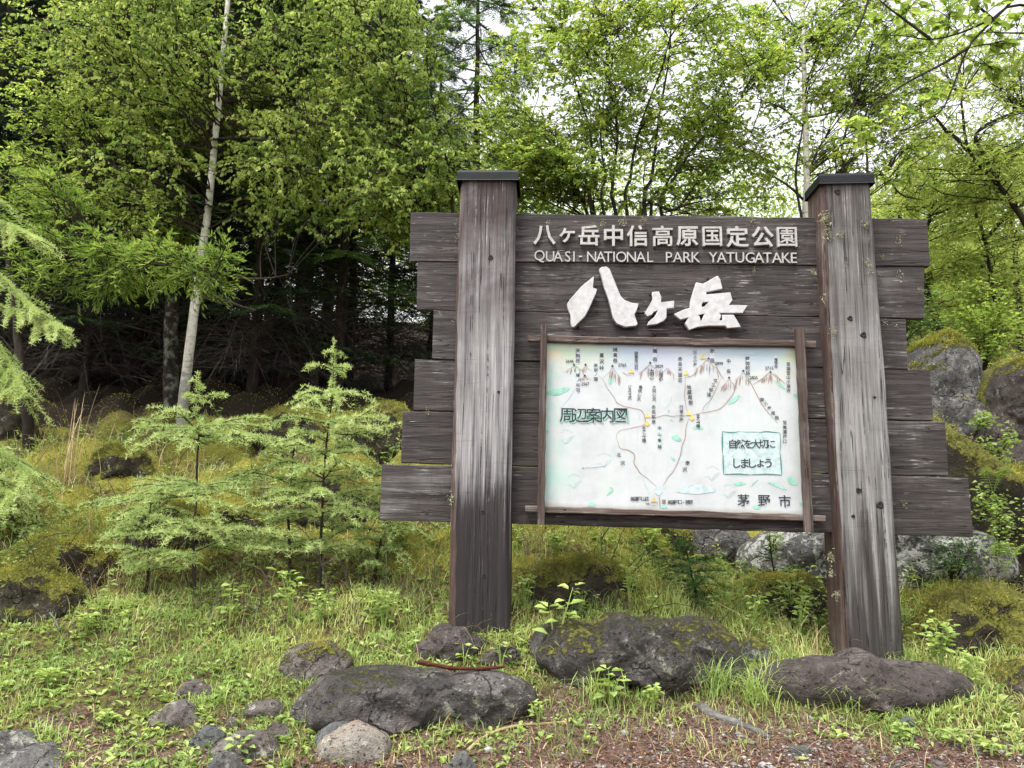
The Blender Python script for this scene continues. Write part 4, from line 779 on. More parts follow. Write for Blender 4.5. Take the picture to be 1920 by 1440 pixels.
# ------------------------------------------------------------------ sticks
def stick(name, pts, rad, mat, label, cat, Y=None, lift=.0, sides=7):
    P = []
    for x, y in pts: P.append(atY(x, y, Y) if Y else gpix(x, y) + [0, 0, lift])
    P = smoothline(P, 24); t = np.linspace(0, 1, 24); r = rad * (1 - .35 * t) * (1 + .12 * np.sin(t * 17)); B = P[0].copy()
    mb = MB(); tube(mb, P, r, sides); o = mb.build(name, mat, None, B, True); return tag(o, label, cat)
stick('fallen_stick', [(783, 1241), (815, 1247), (850, 1253), (900, 1254), (946, 1250)], .0115, M['red_bark'], 'dark red fallen stick lying on the long boulder', 'stick', Y=3.98)
stick('dry_root', [(878, 1412), (900, 1392), (930, 1376), (975, 1365), (1020, 1362), (1062, 1358)], .008, M['pale_wood'], 'thin pale tan root curving over the litter before the boulder', 'root', lift=.012)
stick('driftwood', [(1312, 1328), (1345, 1346), (1380, 1358), (1415, 1372), (1445, 1388)], .024, M['grey_wood'], 'weathered grey branch lying on the gravel', 'branch', lift=.006)
stick('fallen_twig', [(1760, 1374), (1820, 1375), (1880, 1378), (1935, 1382)], .004, M['pale_wood'], 'long thin pale twig on the ground at the right edge', 'twig', lift=.015)
stick('fallen_twig', [(0, 1138), (60, 1142), (95, 1170), (110, 1200)], .007, M['grey_wood'], 'grey bent twig in the grass at the left edge', 'twig', lift=.05)

# ------------------------------------------------------------------ small plants
def herb(px, py, h, leafL, label, n_st=3, nl=9, mat='herb_leaf', Y=None, name='leafy_plant', cat='plant', group=None, wide=.62, tint=(.4, .9), spread=.35):
    B = gpix(px, py) if Y is None else on(atY(px, py, Y)[0], Y); o = thing(name, B, label, cat, group); st_, lf = MB(), MB()
    for k in range(n_st):
        a = rng.uniform(0, 2 * PI); d = np.array([math.cos(a), math.sin(a), 0]) * spread * rng.uniform(.2, 1); hh = h * rng.uniform(.6, 1)
        P = smoothline([B - [0, 0, .02], B + d * hh * .4 + [0, 0, hh * .5], B + d * hh + [0, 0, hh]], 8); tube(st_, P, np.linspace(.004, .002, 8), 4)
        i = rng.uniform(2.5, 7, nl); i[: max(2, nl // 3)] = 7; i0 = np.clip(i.astype(int), 0, 6); f = (i - i0)[:, None]; Q = P[i0] * (1 - f) + P[i0 + 1] * f
        a = np.arange(nl) * 2.4 + rng.uniform(0, 6); A = np.stack([np.cos(a), np.sin(a), rng.uniform(.0, .6, nl)], -1); Q = Q + A * leafL * .3
        L = leafL * rng.uniform(.6, 1.1, nl); leaves(lf, Q, A, rdir(nl, 2.5, .5), L, L * wide, rng.uniform(*tint, nl), .42, .12, .25)
    st_.build('stem', M['grass'], o, B); lf.build('foliage', M[mat], o, B); return o
for a in ((1040, 1255, .42, .085, 'tall bright leafy plant at the left end of the lumpy boulder', 3, 9), (940, 1250, .16, .05, 'little leafy sprig at the foot of the left post', 3, 6), (870, 1250, .12, .045, 'small leafy seedling on the slanting slab', 2, 6), (1145, 1330, .18, .07, 'bright broad-leaved plant in front of the lumpy boulder', 4, 7), (1225, 1335, .13, .035, 'dense small-leaved green plant under the lumpy boulder', 7, 9),
          (1765, 1265, .30, .06, 'bushy pale green plant growing at the right of the grey post', 9, 10), (1820, 1290, .22, .05, 'leafy weed at the right end of the long brown boulder', 6, 9), (1010, 1360, .13, .035, 'upright narrow-leaved sprig at the right end of the long dark boulder', 3, 8), (430, 1175, .30, .07, 'young shrublet with a rosette of pale leaves in the grass', 2, 7), (545, 1165, .32, .07, 'pale broad-leaved plant right of the pale rosette', 4, 8),
          (720, 1185, .22, .05, 'whitish green leafy plant left of the left post', 7, 9), (600, 1170, .2, .05, 'low leafy plant between the young larch and the left post', 6, 8), (1410, 1180, .22, .055, 'round-leaved plant on the yellow moss', 4, 7), (1500, 1195, .25, .045, 'leafy plant left of the foot of the grey post', 7, 9), (1180, 1130, .22, .045, 'pale leafy plant behind the lumpy boulder', 6, 8), (1090, 1150, .16, .04, 'small round leaved plant before the brown mossy mound', 4, 7),
          (980, 1140, .20, .05, 'leafy plant close to the right side of the left post', 5, 7), (1620, 1242, .08, .04, 'single upright leaf sprig on top of the brown boulder', 1, 3), (450, 1420, .08, .05, 'bright leaf rosette beside the broad rounded stone', 4, 5), (1690, 1385, .06, .04, 'low rosette on the gravel right of the driftwood', 4, 5), (1790, 1400, .07, .045, 'leaf rosette on gravel near the right edge', 4, 5), (1860, 1420, .07, .045, 'light green rosette in the bottom right corner', 4, 5), (1040, 1050, .2, .05, 'green leafy clump in the shade below the map', 8, 8),
          (1220, 1040, .26, .05, 'dark leafy clump below the bottom map rail', 8, 9), (200, 1360, .07, .05, 'leaf rosette on the lawn left of the flat oval stone', 4, 5), (90, 1290, .08, .05, 'broad leaf clump on the left lawn', 6, 6), (160, 1190, .12, .05, 'leafy weed before the low mossy mound', 6, 6)):
    herb(*a)
for px, py, Y, h, lb in ((1800, 1075, 5.5, .35, 'dark leafy shrub before the pale lichened boulder'), (1890, 1060, 5.6, .45, 'leafy shrub climbing at the right edge under the mound'), (1790, 960, 5.9, .30, 'pale leaf spray beside the lowest right plank'), (1870, 880, 6.1, .40, 'pale leaf spray at the foot of the bulky standing rock'), (1830, 790, 6.5, .38, 'thin leafy sapling between the two standing rocks'), (1870, 960, 5.8, .36, 'leafy sprays on the mossy mound')):
    herb(px, py, h, .05, lb, 9, 9, Y=Y, name='leafy_shrub', cat='shrub', tint=(.3, .95), spread=.6) if False else None
def shrub(px, py, Y, r, n, L, label, mat='herb_leaf', tint=(.2, .9)):
    B = atY(px, py, Y); o = thing('leafy_shrub', B, label, 'shrub'); lf, st_ = MB(), MB()
    for k in range(max(5, n // 22)):
        d = rdir(1, .7)[0] * r * rng.uniform(.5, 1.15); d[1] = -abs(d[1]) * .7; P = smoothline([B + [0, .1, -r * .5], B + d * .5, B + d], 7); tube(st_, P, np.linspace(.004, .0015, 7), 4)
        m = 22; i = rng.integers(2, 7, m); a = rng.uniform(0, 2 * PI, m); A = np.stack([np.cos(a), np.sin(a) - .3, rng.uniform(-.2, .6, m)], -1); Ls = L * rng.uniform(.5, 1.1, m)
        leaves(lf, P[i] + rng.normal(size=(m, 3)) * .025, A, rdir(m, 1.6, .7), Ls, Ls * .6, rng.uniform(*tint, m), .45, .15, .2)
    st_.build('stem', M['twig'], o, B); lf.build('foliage', M[mat], o, B)
for a in ((1800, 1060, 5.5, .28, 500, .035, 'dark leafy shrub before the pale lichened boulder', 'spruce_leaf'), (1880, 1010, 5.6, .26, 300, .04, 'leafy shrub at the right edge under the mossy mound'), (1770, 940, 5.75, .14, 130, .045, 'pale leaf spray beside the lowest right plank'), (1870, 850, 6.2, .22, 260, .045, 'pale leaf spray at the foot of the bulky standing rock'), (1838, 800, 6.3, .16, 110, .045, 'thin leafy sapling between the two standing rocks'),
          (1850, 950, 5.7, .2, 240, .045, 'leafy sprays hanging on the sloping mossy mound'), (1450, 1025, 5.6, .10, 120, .03, 'small green sprig on the pale boulder left of the grey post'), (1490, 1130, 5.0, .22, 320, .04, 'greyish leafy shrub beside the foot of the grey post'), (1850, 640, 8.3, .62, 1500, .055, 'green leafy shrub on the slope behind the gap of the standing rocks', 'maple_leaf', (.1, .7)), (1960, 650, 8.8, .7, 1400, .055, 'green leafy shrub behind the bulky standing rock', 'maple_leaf', (.1, .7)), (1690, 610, 8.0, .5, 900, .05, 'dark green shrub behind the right plank ends', 'spruce_leaf', (.3, 1))): shrub(*a)
def fern(px, py, Y, L, label):
    B = atY(px, py, Y); o = thing('fern', B, label, 'fern'); lf, st_ = MB(), MB()
    for k in range(5):
        a = rng.uniform(-PI, 0) if k else -.2; d = np.array([math.cos(a), math.sin(a) * .7, 0]); P = smoothline([B, B + d * L * .35 + [0, 0, L * .6], B + d * L * .75 + [0, -.03, L * rng.uniform(.75, 1.0)]], 16); tube(st_, P, np.linspace(.003, .001, 16), 4)
        T = nrm(np.gradient(P, axis=0)); S = nrm(np.cross(T, [0, 0, 1.0])); w = np.sin(np.linspace(.25, PI, 16)) * L * .28
        for sg in (-1, 1): leaves(lf, P, S * sg + T * .35, np.tile([0, 0, 1.0], (16, 1)), w + .004, .02 * L / .3, rng.uniform(.3, .7, 16), .3, .1, .2)
    st_.build('stem', M['grass'], o, B); lf.build('frond', M['herb_leaf'], o, B)
fern(1862, 925, 5.65, .22, 'green fern on the mossy mound at the right'); fern(1215, 1025, 5.9, .26, 'fern in the shade below the middle of the map'); fern(1885, 1075, 5.3, .24, 'fern low at the right edge by the dark shrub')
def tuft(px, py, n, h, label, mat='grass', name='grass_tuft', cat='grass tuft', tint=(.3, .75), spread=.05, lean=1.15, w=.006, Y=None, up=.0):
    B = gpix(px, py) if Y is None else atY(px, py, Y); B = B + [0, 0, up]; P = B + np.stack([rng.normal(size=n) * spread, rng.normal(size=n) * spread * .6, np.zeros(n)], -1); P[:, 2] = np.minimum(H(P[:, 0], P[:, 1]), B[2] + .02) if Y is None else B[2]
    mb = MB(); a = rng.uniform(0, 2 * PI, n); Hh = h * rng.uniform(.5, 1, n); ln = np.stack([np.cos(a), np.sin(a), 0 * a], -1) * (rng.uniform(.2, 1, n) * lean)[:, None]
    S = np.stack([-np.sin(a), np.cos(a), 0 * a], -1); tt = rng.uniform(*tint, n)
    seg = 5; V = []
    for k in range(seg + 1):
        u = k / seg; c = P + ln * (Hh * u ** 1.7)[:, None] + np.array([0, 0, 1.0]) * (Hh * (u - .55 * lean * u ** 3 * np.linalg.norm(ln, axis=-1)))[:, None]; ww = w / 2 * (1 - u) ** .6
        V += [c - S * ww, c + S * ww]
    V = np.stack(V, 1); b = np.arange(n)[:, None] * (2 * seg + 2); mb.add(V.reshape(-1, 3), np.concatenate([b + [2 * k, 2 * k + 1, 2 * k + 3, 2 * k + 2] for k in range(seg)]), None, np.repeat(tt, 2 * seg + 2))
    return tag(mb.build(name, M[mat], None, B), label, cat)
for a in ((1335, 1300, 110, .30, 'long arching sedge tuft at the right end of the lumpy boulder'), (1425, 1315, 100, .30, 'sedge tuft at the left end of the long brown boulder'), (1590, 1330, 60, .28, 'thin sedge tuft in front of the long brown boulder'), (1115, 1320, 60, .26, 'sparse sedge tuft before the lumpy boulder, left part'), (1690, 1245, 40, .2, 'grass tuft at the foot of the grey post'), (660, 1372, 30, .12, 'short grass tuft before the long dark boulder'),
          (380, 1318, 60, .10, 'bright grass tuft under the triangular stone'), (80, 1390, 60, .11, 'pale grass tuft in the left lawn'), (1720, 1345, 30, .1, 'short grass tuft before the right end of the brown boulder'), (40, 1140, 60, .3, 'bluish grass tuft before the low mossy mound at the left edge')): tuft(*a)
for a in ((125, 905, 26, 1.05, 'tall tan clump of dry reed stalks at the left', 'straw', 'dry_reeds', 'reeds', (.2, .9), .12, .45, .010), (60, 985, 40, .45, 'short dry straw clump left of the reeds', 'straw', 'dry_reeds', 'reeds', (.3, 1), .12, .8, .006), (180, 1110, 70, .38, 'dry straw hanging over the golden mossy mound', 'straw', 'dry_reeds', 'reeds', (.3, 1), .2, .9, .005),
          (1035, 1085, 40, .34, 'dry arching straws on the brown mossy mound', 'straw', 'dry_reeds', 'reeds', (.2, .8), .14, .95, .005), (500, 815, 40, .35, 'dry straw clump at the edge of the dark wood', 'straw', 'dry_reeds', 'reeds', (.2, .9), .2, .9, .007), (1480, 1215, 18, .36, 'few pale bent stalks left of the grey post', 'straw', 'dry_reeds', 'reeds', (.4, 1), .12, .9, .006),
          (740, 960, 60, .35, 'dry straw under the lowest left plank', 'straw', 'dry_reeds', 'reeds', (.2, .9), .2, .8, .006), (300, 870, 30, .5, 'dry stalks right of the tall reeds', 'straw', 'dry_reeds', 'reeds', (.2, .9), .25, .7, .008)): tuft(*a)

# ------------------------------------------------------------------ trees
class Tree:
    def __init__(s, name, base, label, cat='tree', group=None):
        s.o = thing(name, base, label, cat, group); s.B = np.asarray(base, float); s.tr, s.br, s.lf = MB(), MB(), MB(); s.tp, s.trd = [], []
    def stem(s, pts, r0, r1, n=40, sides=10, wob=.01):
        P = smoothline(pts, n); P = P + np.cumsum(rng.normal(size=P.shape), 0) * wob * .3; t = np.linspace(0, 1, n); R = r0 + (r1 - r0) * t ** .9; R[0] *= 1.25; R[1] *= 1.08
        tube(s.tr, P, R, sides); s.tp.append(P); s.trd.append(R); return s
    def limb(s, pts, r0, r1, n=16, sides=6):
        P = smoothline(pts, n); tube(s.br, P, np.linspace(r0, r1, n), sides); s.tp.append(P); s.trd.append(np.linspace(r0, r1, n)); return s
    def foliage(s, targets, ntw=7, twl=.4, nl=12, L=.06, W=.035, mode='spray', tint=(.15, .9), rise=.35, sag=.1, rb=.012, droop=.2):
        """limbs grow from the stems to the targets and end in leafy twigs"""
        TP = np.concatenate(s.tp); TR = np.concatenate(s.trd); allP, allA, allt = [], [], []
        for tg in targets:
            d = tg - TP; dist = np.linalg.norm(d, axis=1); cost = dist + 1.3 * np.clip(dist * rise - d[:, 2], 0, None); k = int(np.argmin(cost)); p0 = TP[k]; D = dist[k]
            m1 = p0 + (tg - p0) * .4 + np.array([0, 0, sag * D]) + rng.normal(size=3) * .07 * D; m2 = p0 + (tg - p0) * .75 + np.array([0, 0, sag * .6 * D]) + rng.normal(size=3) * .05 * D
            P = smoothline([p0, m1, m2, tg], 12); r0 = min(TR[k] * .6, rb * (.5 + D * .45)); tube(s.br, P, np.linspace(r0, .003, 12), 5, cap=False)
            for q in range(ntw):
                u = rng.uniform(.35, 1) if D > .5 else rng.uniform(.2, 1); f = u * 11; i = min(10, int(f)); a = P[i] + (P[i + 1] - P[i]) * (f - i); T = nrm(P[i + 1] - P[i])
                dr = nrm(T * .7 + rng.normal(size=3) * [.75, .75, .35]); l = twl * rng.uniform(.5, 1.15); e = a + dr * l + np.array([0, 0, -droop * l]); Q = smoothline([a, a + dr * l * .5 + [0, 0, .05 * l], e], 5)
                tube(s.br, Q, np.linspace(.0035, .0015, 5), 3, cap=False)
                uu = rng.uniform(.12, 1, nl) ** .8 * 3.999; j = uu.astype(int); ff = (uu - j)[:, None]; allP.append(Q[j] * (1 - ff) + Q[j + 1] * ff); allA.append(np.tile(dr, (nl, 1))); allt.append(np.full(nl, rng.uniform(*tint)))
        P, A, t = np.concatenate(allP), np.concatenate(allA), np.concatenate(allt); n = len(P); t = np.clip(t + rng.normal(size=n) * .10, 0, 1)
        side = rdir(n); side[:, 2] *= .4
        if mode == 'spray': ax = nrm(A * .6 + side * .9 + [0, 0, -.15]); no = rdir(n, 1.7, .6)
        elif mode == 'droop': ax = nrm(A * .25 + side * .6 + [0, 0, -.55]); no = rdir(n, .6, 1)
        else: ax = nrm(A * .8 + side * .7 + [0, 0, .15]); no = rdir(n, 1.2, .7)
        sz = rng.uniform(.45, 1.2, n); leaves(s.lf, P, ax, no, L * sz, W * sz, t, .42, .12, .18); return s
    def done(s, bark, leaf, twig='twig'):
        if s.tr.n: s.tr.build('trunk', M[bark], s.o, s.B, True)
        if s.br.n: s.br.build('branches', M[twig], s.o, s.B)
        if s.lf.n: s.lf.build('crown', M[leaf], s.o, s.B)
        return s
def ell(px, py, Y, rx, ry, dep, n, hollow=.5):
    """n points in an ellipsoid: centre and radii as seen, dep = radius in depth (m)"""
    v = rdir(n) * (rng.uniform(hollow, 1, n) ** .5)[:, None]; c = atY(px, py, Y); k = Y / FPX
    return c + v * [rx * k, dep, ry * k]
def clear_of(tg, line, half, Ymax):
    """leave out the sprays that would hang before a pale trunk"""
    q = tg - cC; x = 960 + FPX * (q @ cR) / (q @ cF); y = 720 - FPX * (q @ cU) / (q @ cF); L = np.array(line); return tg[~((np.abs(x - np.interp(y, L[:, 0], L[:, 1])) < half) & (tg[:, 1] < Ymax))]
def pp(Y, *pts): return [atY(x, y, Y + (p[0] if p else 0)) for x, y, *p in pts]

# the white birch on the left
t = Tree('birch_tree', gpix(341, 800), 'leaning white barked birch at the edge of the dark wood on the left'); Yb = t.B[1]
t.stem([t.B - [0, 0, .2]] + pp(Yb, (341, 795), (347, 720), (362, 600), (378, 480), (390, 390), (405, 250), (418, 120), (428, 0), (440, -200), (450, -420)), .070, .018, 60, 12, .006)
for pts in (((405, 262), (450, 258), (505, 262), (560, 240), (600, 232)), ((398, 330), (440, 312), (490, 308), (560, 318)), ((418, 130), (370, 90), (300, 60)), ((412, 190), (380, 150), (320, 130), (250, 140)), ((425, 40), (480, 0), (560, -40)), ((395, 500), (440, 520), (500, 522), (540, 515)), ((372, 560), (410, 560), (455, 575), (480, 582))): t.limb(pp(Yb, *[(x, y, -.15 * i) for i, (x, y) in enumerate(pts)]), .022, .006)
tg = np.concatenate([ell(520, 130, Yb - .3, 260, 170, 1.5, 115), ell(300, 110, Yb - .4, 250, 150, 1.5, 110), ell(620, 300, Yb - .4, 170, 90, 1.0, 34), ell(450, -160, Yb, 380, 200, 1.8, 60), ell(250, 330, Yb - .5, 180, 60, .8, 24), ell(560, 350, Yb - .4, 130, 60, .7, 22), ell(430, 200, Yb + .7, 120, 150, .5, 30)])
tg = clear_of(tg, [(-100, 434), (0, 428), (250, 405), (500, 377)], 34, Yb + .15)
t.foliage(tg, 8, .42, 16, .050, .032, 'droop', (.2, 1.05), .2, .05).done('birch_bark', 'birch_leaf')
# slender tree whose foot is hidden by the sign
t = Tree('leafy_tree', on(-.62, 8.6), 'leafy young tree with its foot hidden behind the left planks'); Yl = 8.6
t.stem([t.B - [0, 0, .2]] + pp(Yl, (835, 600), (815, 430), (765, 250), (720, 80), (690, -120)), .04, .012)
t.stem([t.B - [0, 0, .2]] + pp(Yl, (850, 560), (850, 420), (835, 300), (800, 150)), .03, .01)
tg = np.concatenate([ell(690, 130, Yl, 170, 160, 1.2, 75), ell(760, 320, Yl - .2, 110, 110, .8, 45), ell(720, 390, Yl - .2, 90, 60, .6, 26), ell(820, 270, Yl - .1, 70, 90, .6, 24), ell(700, -90, Yl, 200, 120, 1.2, 40)])
t.foliage(tg, 9, .4, 17, .050, .027, 'droop', (.15, 1.0)).done('dark_bark', 'birch_leaf')
# old lichened trunk beside the birch
t = Tree('lichened_tree', gpix(325, 775), 'old lichen-blotched tree standing right behind the leaning birch'); Yo = t.B[1] + .1
t.stem([t.B - [0, 0, .2]] + pp(Yo, (322, 760), (318, 640), (328, 520), (345, 400), (356, 310), (350, 220), (335, 120), (330, -20), (330, -250)), .105, .03, 50, 10, .012)
for pts in (((352, 318), (310, 308), (262, 318), (215, 340), (150, 395)), ((350, 240), (338, 160), (305, 118), (250, 132), (190, 158)), ((330, 500), (290, 465), (250, 440), (200, 430)), ((345, 200), (320, 130), (300, 40), (310, -60)), ((322, 560), (290, 530), (235, 520))): t.limb(pp(Yo, *[(x, y, -.12 * i) for i, (x, y) in enumerate(pts)]), .035, .008)
tg = np.concatenate([ell(150, 250, Yo - .6, 190, 130, 1.0, 60), ell(120, 60, Yo - .3, 220, 140, 1.2, 55), ell(230, 420, Yo - .8, 150, 60, .6, 26), ell(300, -150, Yo, 350, 180, 1.6, 40)])
t.foliage(tg, 9, .42, 16, .052, .026, 'spray', (.1, .95), .2).done('lichen_bark', 'birch_leaf')
# willow with lance leaves, left
t = Tree('willow_tree', gpix(60, 830), 'low willow with lance-shaped leaves reaching in from the left before the dark wood'); Yw = t.B[1] - .1
t.stem([t.B - [0, 0, .2]] + pp(Yw, (50, 760), (40, 650), (30, 540), (10, 430), (0, 330)), .06, .02, 30, 8, .015)
t.limb(pp(Yw, (40, 620), (90, 540), (180, 500, -.2), (290, 495, -.4), (400, 520, -.5)), .025, .005); t.limb(pp(Yw, (35, 560), (100, 470), (200, 440, -.3), (300, 430, -.3)), .02, .005)
tg = np.concatenate([ell(150, 490, Yw - .4, 150, 55, .6, 55), ell(300, 490, Yw - .5, 140, 42, .5, 42), ell(60, 370, Yw - .3, 110, 80, .6, 34), ell(410, 500, Yw - .5, 50, 35, .3, 8)])
t.foliage(tg, 6, .30, 13, .075, .0135, 'lance', (.2, .9), .1).done('dark_bark', 'willow_leaf')
# many-stemmed maple behind the sign
t = Tree('maple_tree', on(2.0, 9.2), 'many-stemmed maple spreading its layered crown behind the middle of the sign'); Ym = 9.2
for a in (((1105, 420), (1090, 370), (1060, 310), (1010, 240), (960, 190)), ((1112, 420), (1112, 330), (1105, 240), (1080, 160), (1060, 60)), ((1135, 420), (1133, 330), (1125, 250), (1140, 120), (1150, 0)), ((1160, 420), (1150, 350), (1160, 250), (1142, 140), (1135, 30)), ((1180, 420), (1185, 330), (1205, 230), (1250, 110), (1270, 0)),
          ((1212, 420), (1222, 330), (1235, 220), (1255, 100), (1258, -60)), ((1222, 420), (1262, 340), (1310, 270), (1380, 200), (1440, 130)), ((1205, 420), (1270, 390), (1330, 310), (1400, 265)), ((1245, 420), (1240, 370), (1275, 300), (1290, 250)), ((1120, 420), (1090, 330), (1030, 300), (980, 290))):
    b = np.array([t.B[0] + (a[0][0] - 1170) * .004, 9.2 + rng.uniform(-.25, .25), float(H(2.0, 9.2)) - .1]); w = rng.uniform(-.5, .5)
    t.stem([b] + pp(Ym, *[(x, y, w * i * .4) for i, (x, y) in enumerate(a)]), rng.uniform(.02, .036), .006, 30, 7, .008)
tg = np.concatenate([ell(1040, 190, Ym, 170, 130, 1.2, 80), ell(1230, 150, Ym, 200, 140, 1.4, 85), ell(1410, 210, Ym, 150, 120, 1.2, 55), ell(960, 300, Ym - .2, 90, 70, .7, 26), ell(1100, 350, Ym, 180, 50, .8, 30), ell(1350, 350, Ym, 140, 50, .8, 22), ell(1200, 20, Ym, 260, 70, 1.3, 46), ell(1450, 60, Ym, 110, 80, 1.0, 26), ell(1130, 70, Ym, 120, 60, 1.0, 26), ell(1290, 260, Ym, 120, 60, .9, 26), ell(1050, 320, Ym - .2, 120, 50, .7, 22)])
tg = clear_of(tg, [(-100, 1500), (400, 1511)], 22, 9.8)
t.foliage(tg, 8, .42, 15, .058, .032, 'spray', (.1, .9), .25, .03, .01, .12).done('dark_bark', 'maple_leaf', 'dark_bark')
# slim birch behind the right post
t = Tree('birch_tree', on(3.55, 9.6), 'slim pale birch rising straight behind the grey right post'); Yr = 9.6
t.stem([t.B - [0, 0, .2]] + pp(Yr, (1512, 600), (1511, 420), (1513, 330), (1510, 200), (1508, 60), (1503, -60), (1498, -300)), .06, .02, 50, 10, .006)
for pts in (((1507, 60), (1480, 40), (1450, 0), (1430, -30)), ((1510, 240), (1470, 205), (1420, 185)), ((1512, 380), (1480, 350), (1440, 325), (1410, 310)), ((1513, 330), (1540, 270), (1590, 200)), ((1508, 90), (1540, 50), (1590, 0)), ((1512, 220), (1545, 215), (1600, 200))): t.limb(pp(Yr, *pts), .02, .006)
tg = np.concatenate([ell(1490, 120, Yr, 120, 110, 1.0, 34), ell(1600, 220, Yr, 120, 110, 1.0, 46), ell(1500, -140, Yr, 250, 130, 1.2, 36), ell(1440, 300, Yr, 80, 60, .6, 14), ell(1640, 70, Yr, 120, 90, .8, 40), ell(1540, 30, Yr, 130, 70, .8, 26), ell(1700, 150, Yr, 90, 90, .7, 24)])
tg = clear_of(tg, [(-100, 1500), (400, 1511)], 22, 9.7)
t.foliage(tg, 8, .36, 13, .05, .030, 'spray', (.15, .95)).done('birch_bark', 'maple_leaf')
# small dark-stemmed tree seen over the right post
t = Tree('slender_tree', on(3.9, 9.0), 'thin dark-stemmed tree forking above the cap of the grey right post')
for a in (((1585, 420), (1584, 320), (1578, 280), (1600, 200), (1630, 100), (1660, 0)), ((1584, 320), (1560, 330), (1530, 350)), ((1626, 420), (1626, 300), (1622, 220), (1640, 180)), ((1585, 310), (1620, 285), (1650, 270)), ((1505, 420), (1492, 330), (1505, 240), (1510, 200)), ((1630, 330), (1660, 330), (1690, 365), (1730, 375))): t.limb(pp(9.0, *a), .018, .006)
t.stem([t.B - [0, 0, .2]] + pp(9.0, (1580, 600), (1585, 420)), .03, .02, 12, 7)
t.foliage(np.concatenate([ell(1640, 130, 9, 90, 120, .8, 26), ell(1690, 330, 9, 70, 60, .5, 14), ell(1720, 220, 9, 80, 80, .6, 22), ell(1560, 280, 9, 60, 70, .5, 10)]), 6, .3, 10, .055, .03, 'spray', (.2, .9)).done('dark_bark', 'maple_leaf', 'dark_bark')
# yellow-green trees on the slope to the right
for nm, lb, Yt, stems, cl, sd_ in (('feathery_tree', 'crooked dark trunked tree with feathery yellow-green leaves at the right edge', 10.5, [((1990, 560), (1930, 430), (1870, 345), (1815, 280), (1800, 180)), ((1870, 345), (1850, 300), (1830, 250), (1900, 210), (1950, 200)), ((1815, 280), (1770, 240), (1740, 200))], [(1850, 230, 160, 80, 1.0, 46), (1780, 330, 110, 60, .8, 22), (1930, 330, 90, 90, .8, 24), (1950, 130, 120, 70, .8, 34), (1830, 110, 110, 60, .8, 30)], 0),
                               ('feathery_tree', 'two-stemmed dark tree in pale green leaf above the mossy standing rock', 12.0, [((1770, 640), (1745, 560), (1725, 480), (1745, 400), (1755, 300)), ((1880, 640), (1860, 540), (1845, 450), (1820, 370), (1790, 310)), ((1845, 450), (1890, 400), (1930, 380))], [(1740, 440, 100, 110, 1.0, 55), (1850, 430, 110, 110, 1.0, 60), (1780, 560, 110, 60, .9, 40), (1790, 330, 120, 60, .9, 30), (1900, 570, 90, 60, .8, 30)], 1),
                               ('feathery_tree', 'bright yellow-green tree on the slope behind the right end planks', 14.0, [((1690, 560), (1690, 450), (1680, 350), (1690, 290)), ((1690, 450), (1720, 380), (1760, 330))], [(1690, 420, 90, 110, 1.2, 60), (1660, 500, 70, 80, 1.0, 30), (1740, 330, 90, 60, 1.0, 34), (1700, 560, 110, 50, 1.0, 30)], 2),
                               ('feathery_tree', 'yellow-green tree highest on the slope at the far right', 16.0, [((1910, 560), (1900, 400), (1890, 300)), ((1990, 560), (1980, 400))], [(1900, 420, 150, 120, 1.5, 80), (1980, 300, 120, 80, 1.2, 40), (1800, 290, 90, 50, 1.2, 26)], 3)):
    x0 = atY(stems[0][0][0], stems[0][0][1], Yt)[0]; t = Tree(nm, on(x0, Yt), lb)
    for k, a in enumerate(stems):
        q = pp(Yt, *a)
        if k == 0: q = [t.B - [0, 0, .3]] + q
        t.stem(q, (.075 if k == 0 else .04) * Yt / 12, .014, 30, 7, .012)
    t.foliage(np.concatenate([ell(c[0], c[1], Yt, *c[2:]) for c in cl]), 7, .5, 11, .085, .026, 'spray', (.2, 1.0), .1, .05, .01).done('dark_bark', 'yellow_leaf', 'dark_bark')
# maple bough from a tree out to the right, close to the viewer
t = Tree('overhanging_maple', on(4.2, 4.3), 'maple whose big-leaved boughs hang into the upper right corner'); Yv = 4.9
t.stem([t.B - [0, 0, .2], t.B + [0, 0, 1.2], t.B + [-.1, .15, 2.4], t.B + [-.3, .3, 3.6], t.B + [-.5, .4, 5]], .09, .03, 30, 10)
for a in (((2150, -60), (2000, 10), (1900, 10), (1860, 35), (1800, 62), (1745, 74), (1700, 68), (1640, 64)), ((2100, -220), (1960, -70), (1890, 10), (1850, 50), (1815, 90), (1780, 180), (1755, 215), (1690, 245), (1650, 240)), ((1815, 90), (1770, 118), (1700, 155), (1640, 195), (1615, 208)), ((1745, 74), (1700, 40), (1660, 10), (1640, -10)), ((2150, 40), (1990, 60), (1900, 62), (1850, 60)),
          ((1640, -60), (1625, 10), (1600, 70), (1560, 130)), ((1860, 35), (1830, 10), (1790, -10))): t.limb(pp(Yv, *a), .012, .003, 20, 5)
tg = np.concatenate([ell(1850, 20, Yv, 120, 45, .35, 14), ell(1720, 30, Yv, 70, 30, .25, 7), ell(1610, 240, Yv, 60, 25, .15, 5), ell(1700, 195, Yv, 30, 20, .15, 2), ell(1900, 100, Yv, 60, 30, .2, 6), ell(1990, -60, Yv, 120, 80, .4, 16)])
t.foliage(tg, 4, .16, 5, .068, .048, 'spray', (.2, .8), .0, .0, .004).done('dark_bark', 'birch_leaf', 'dark_bark')

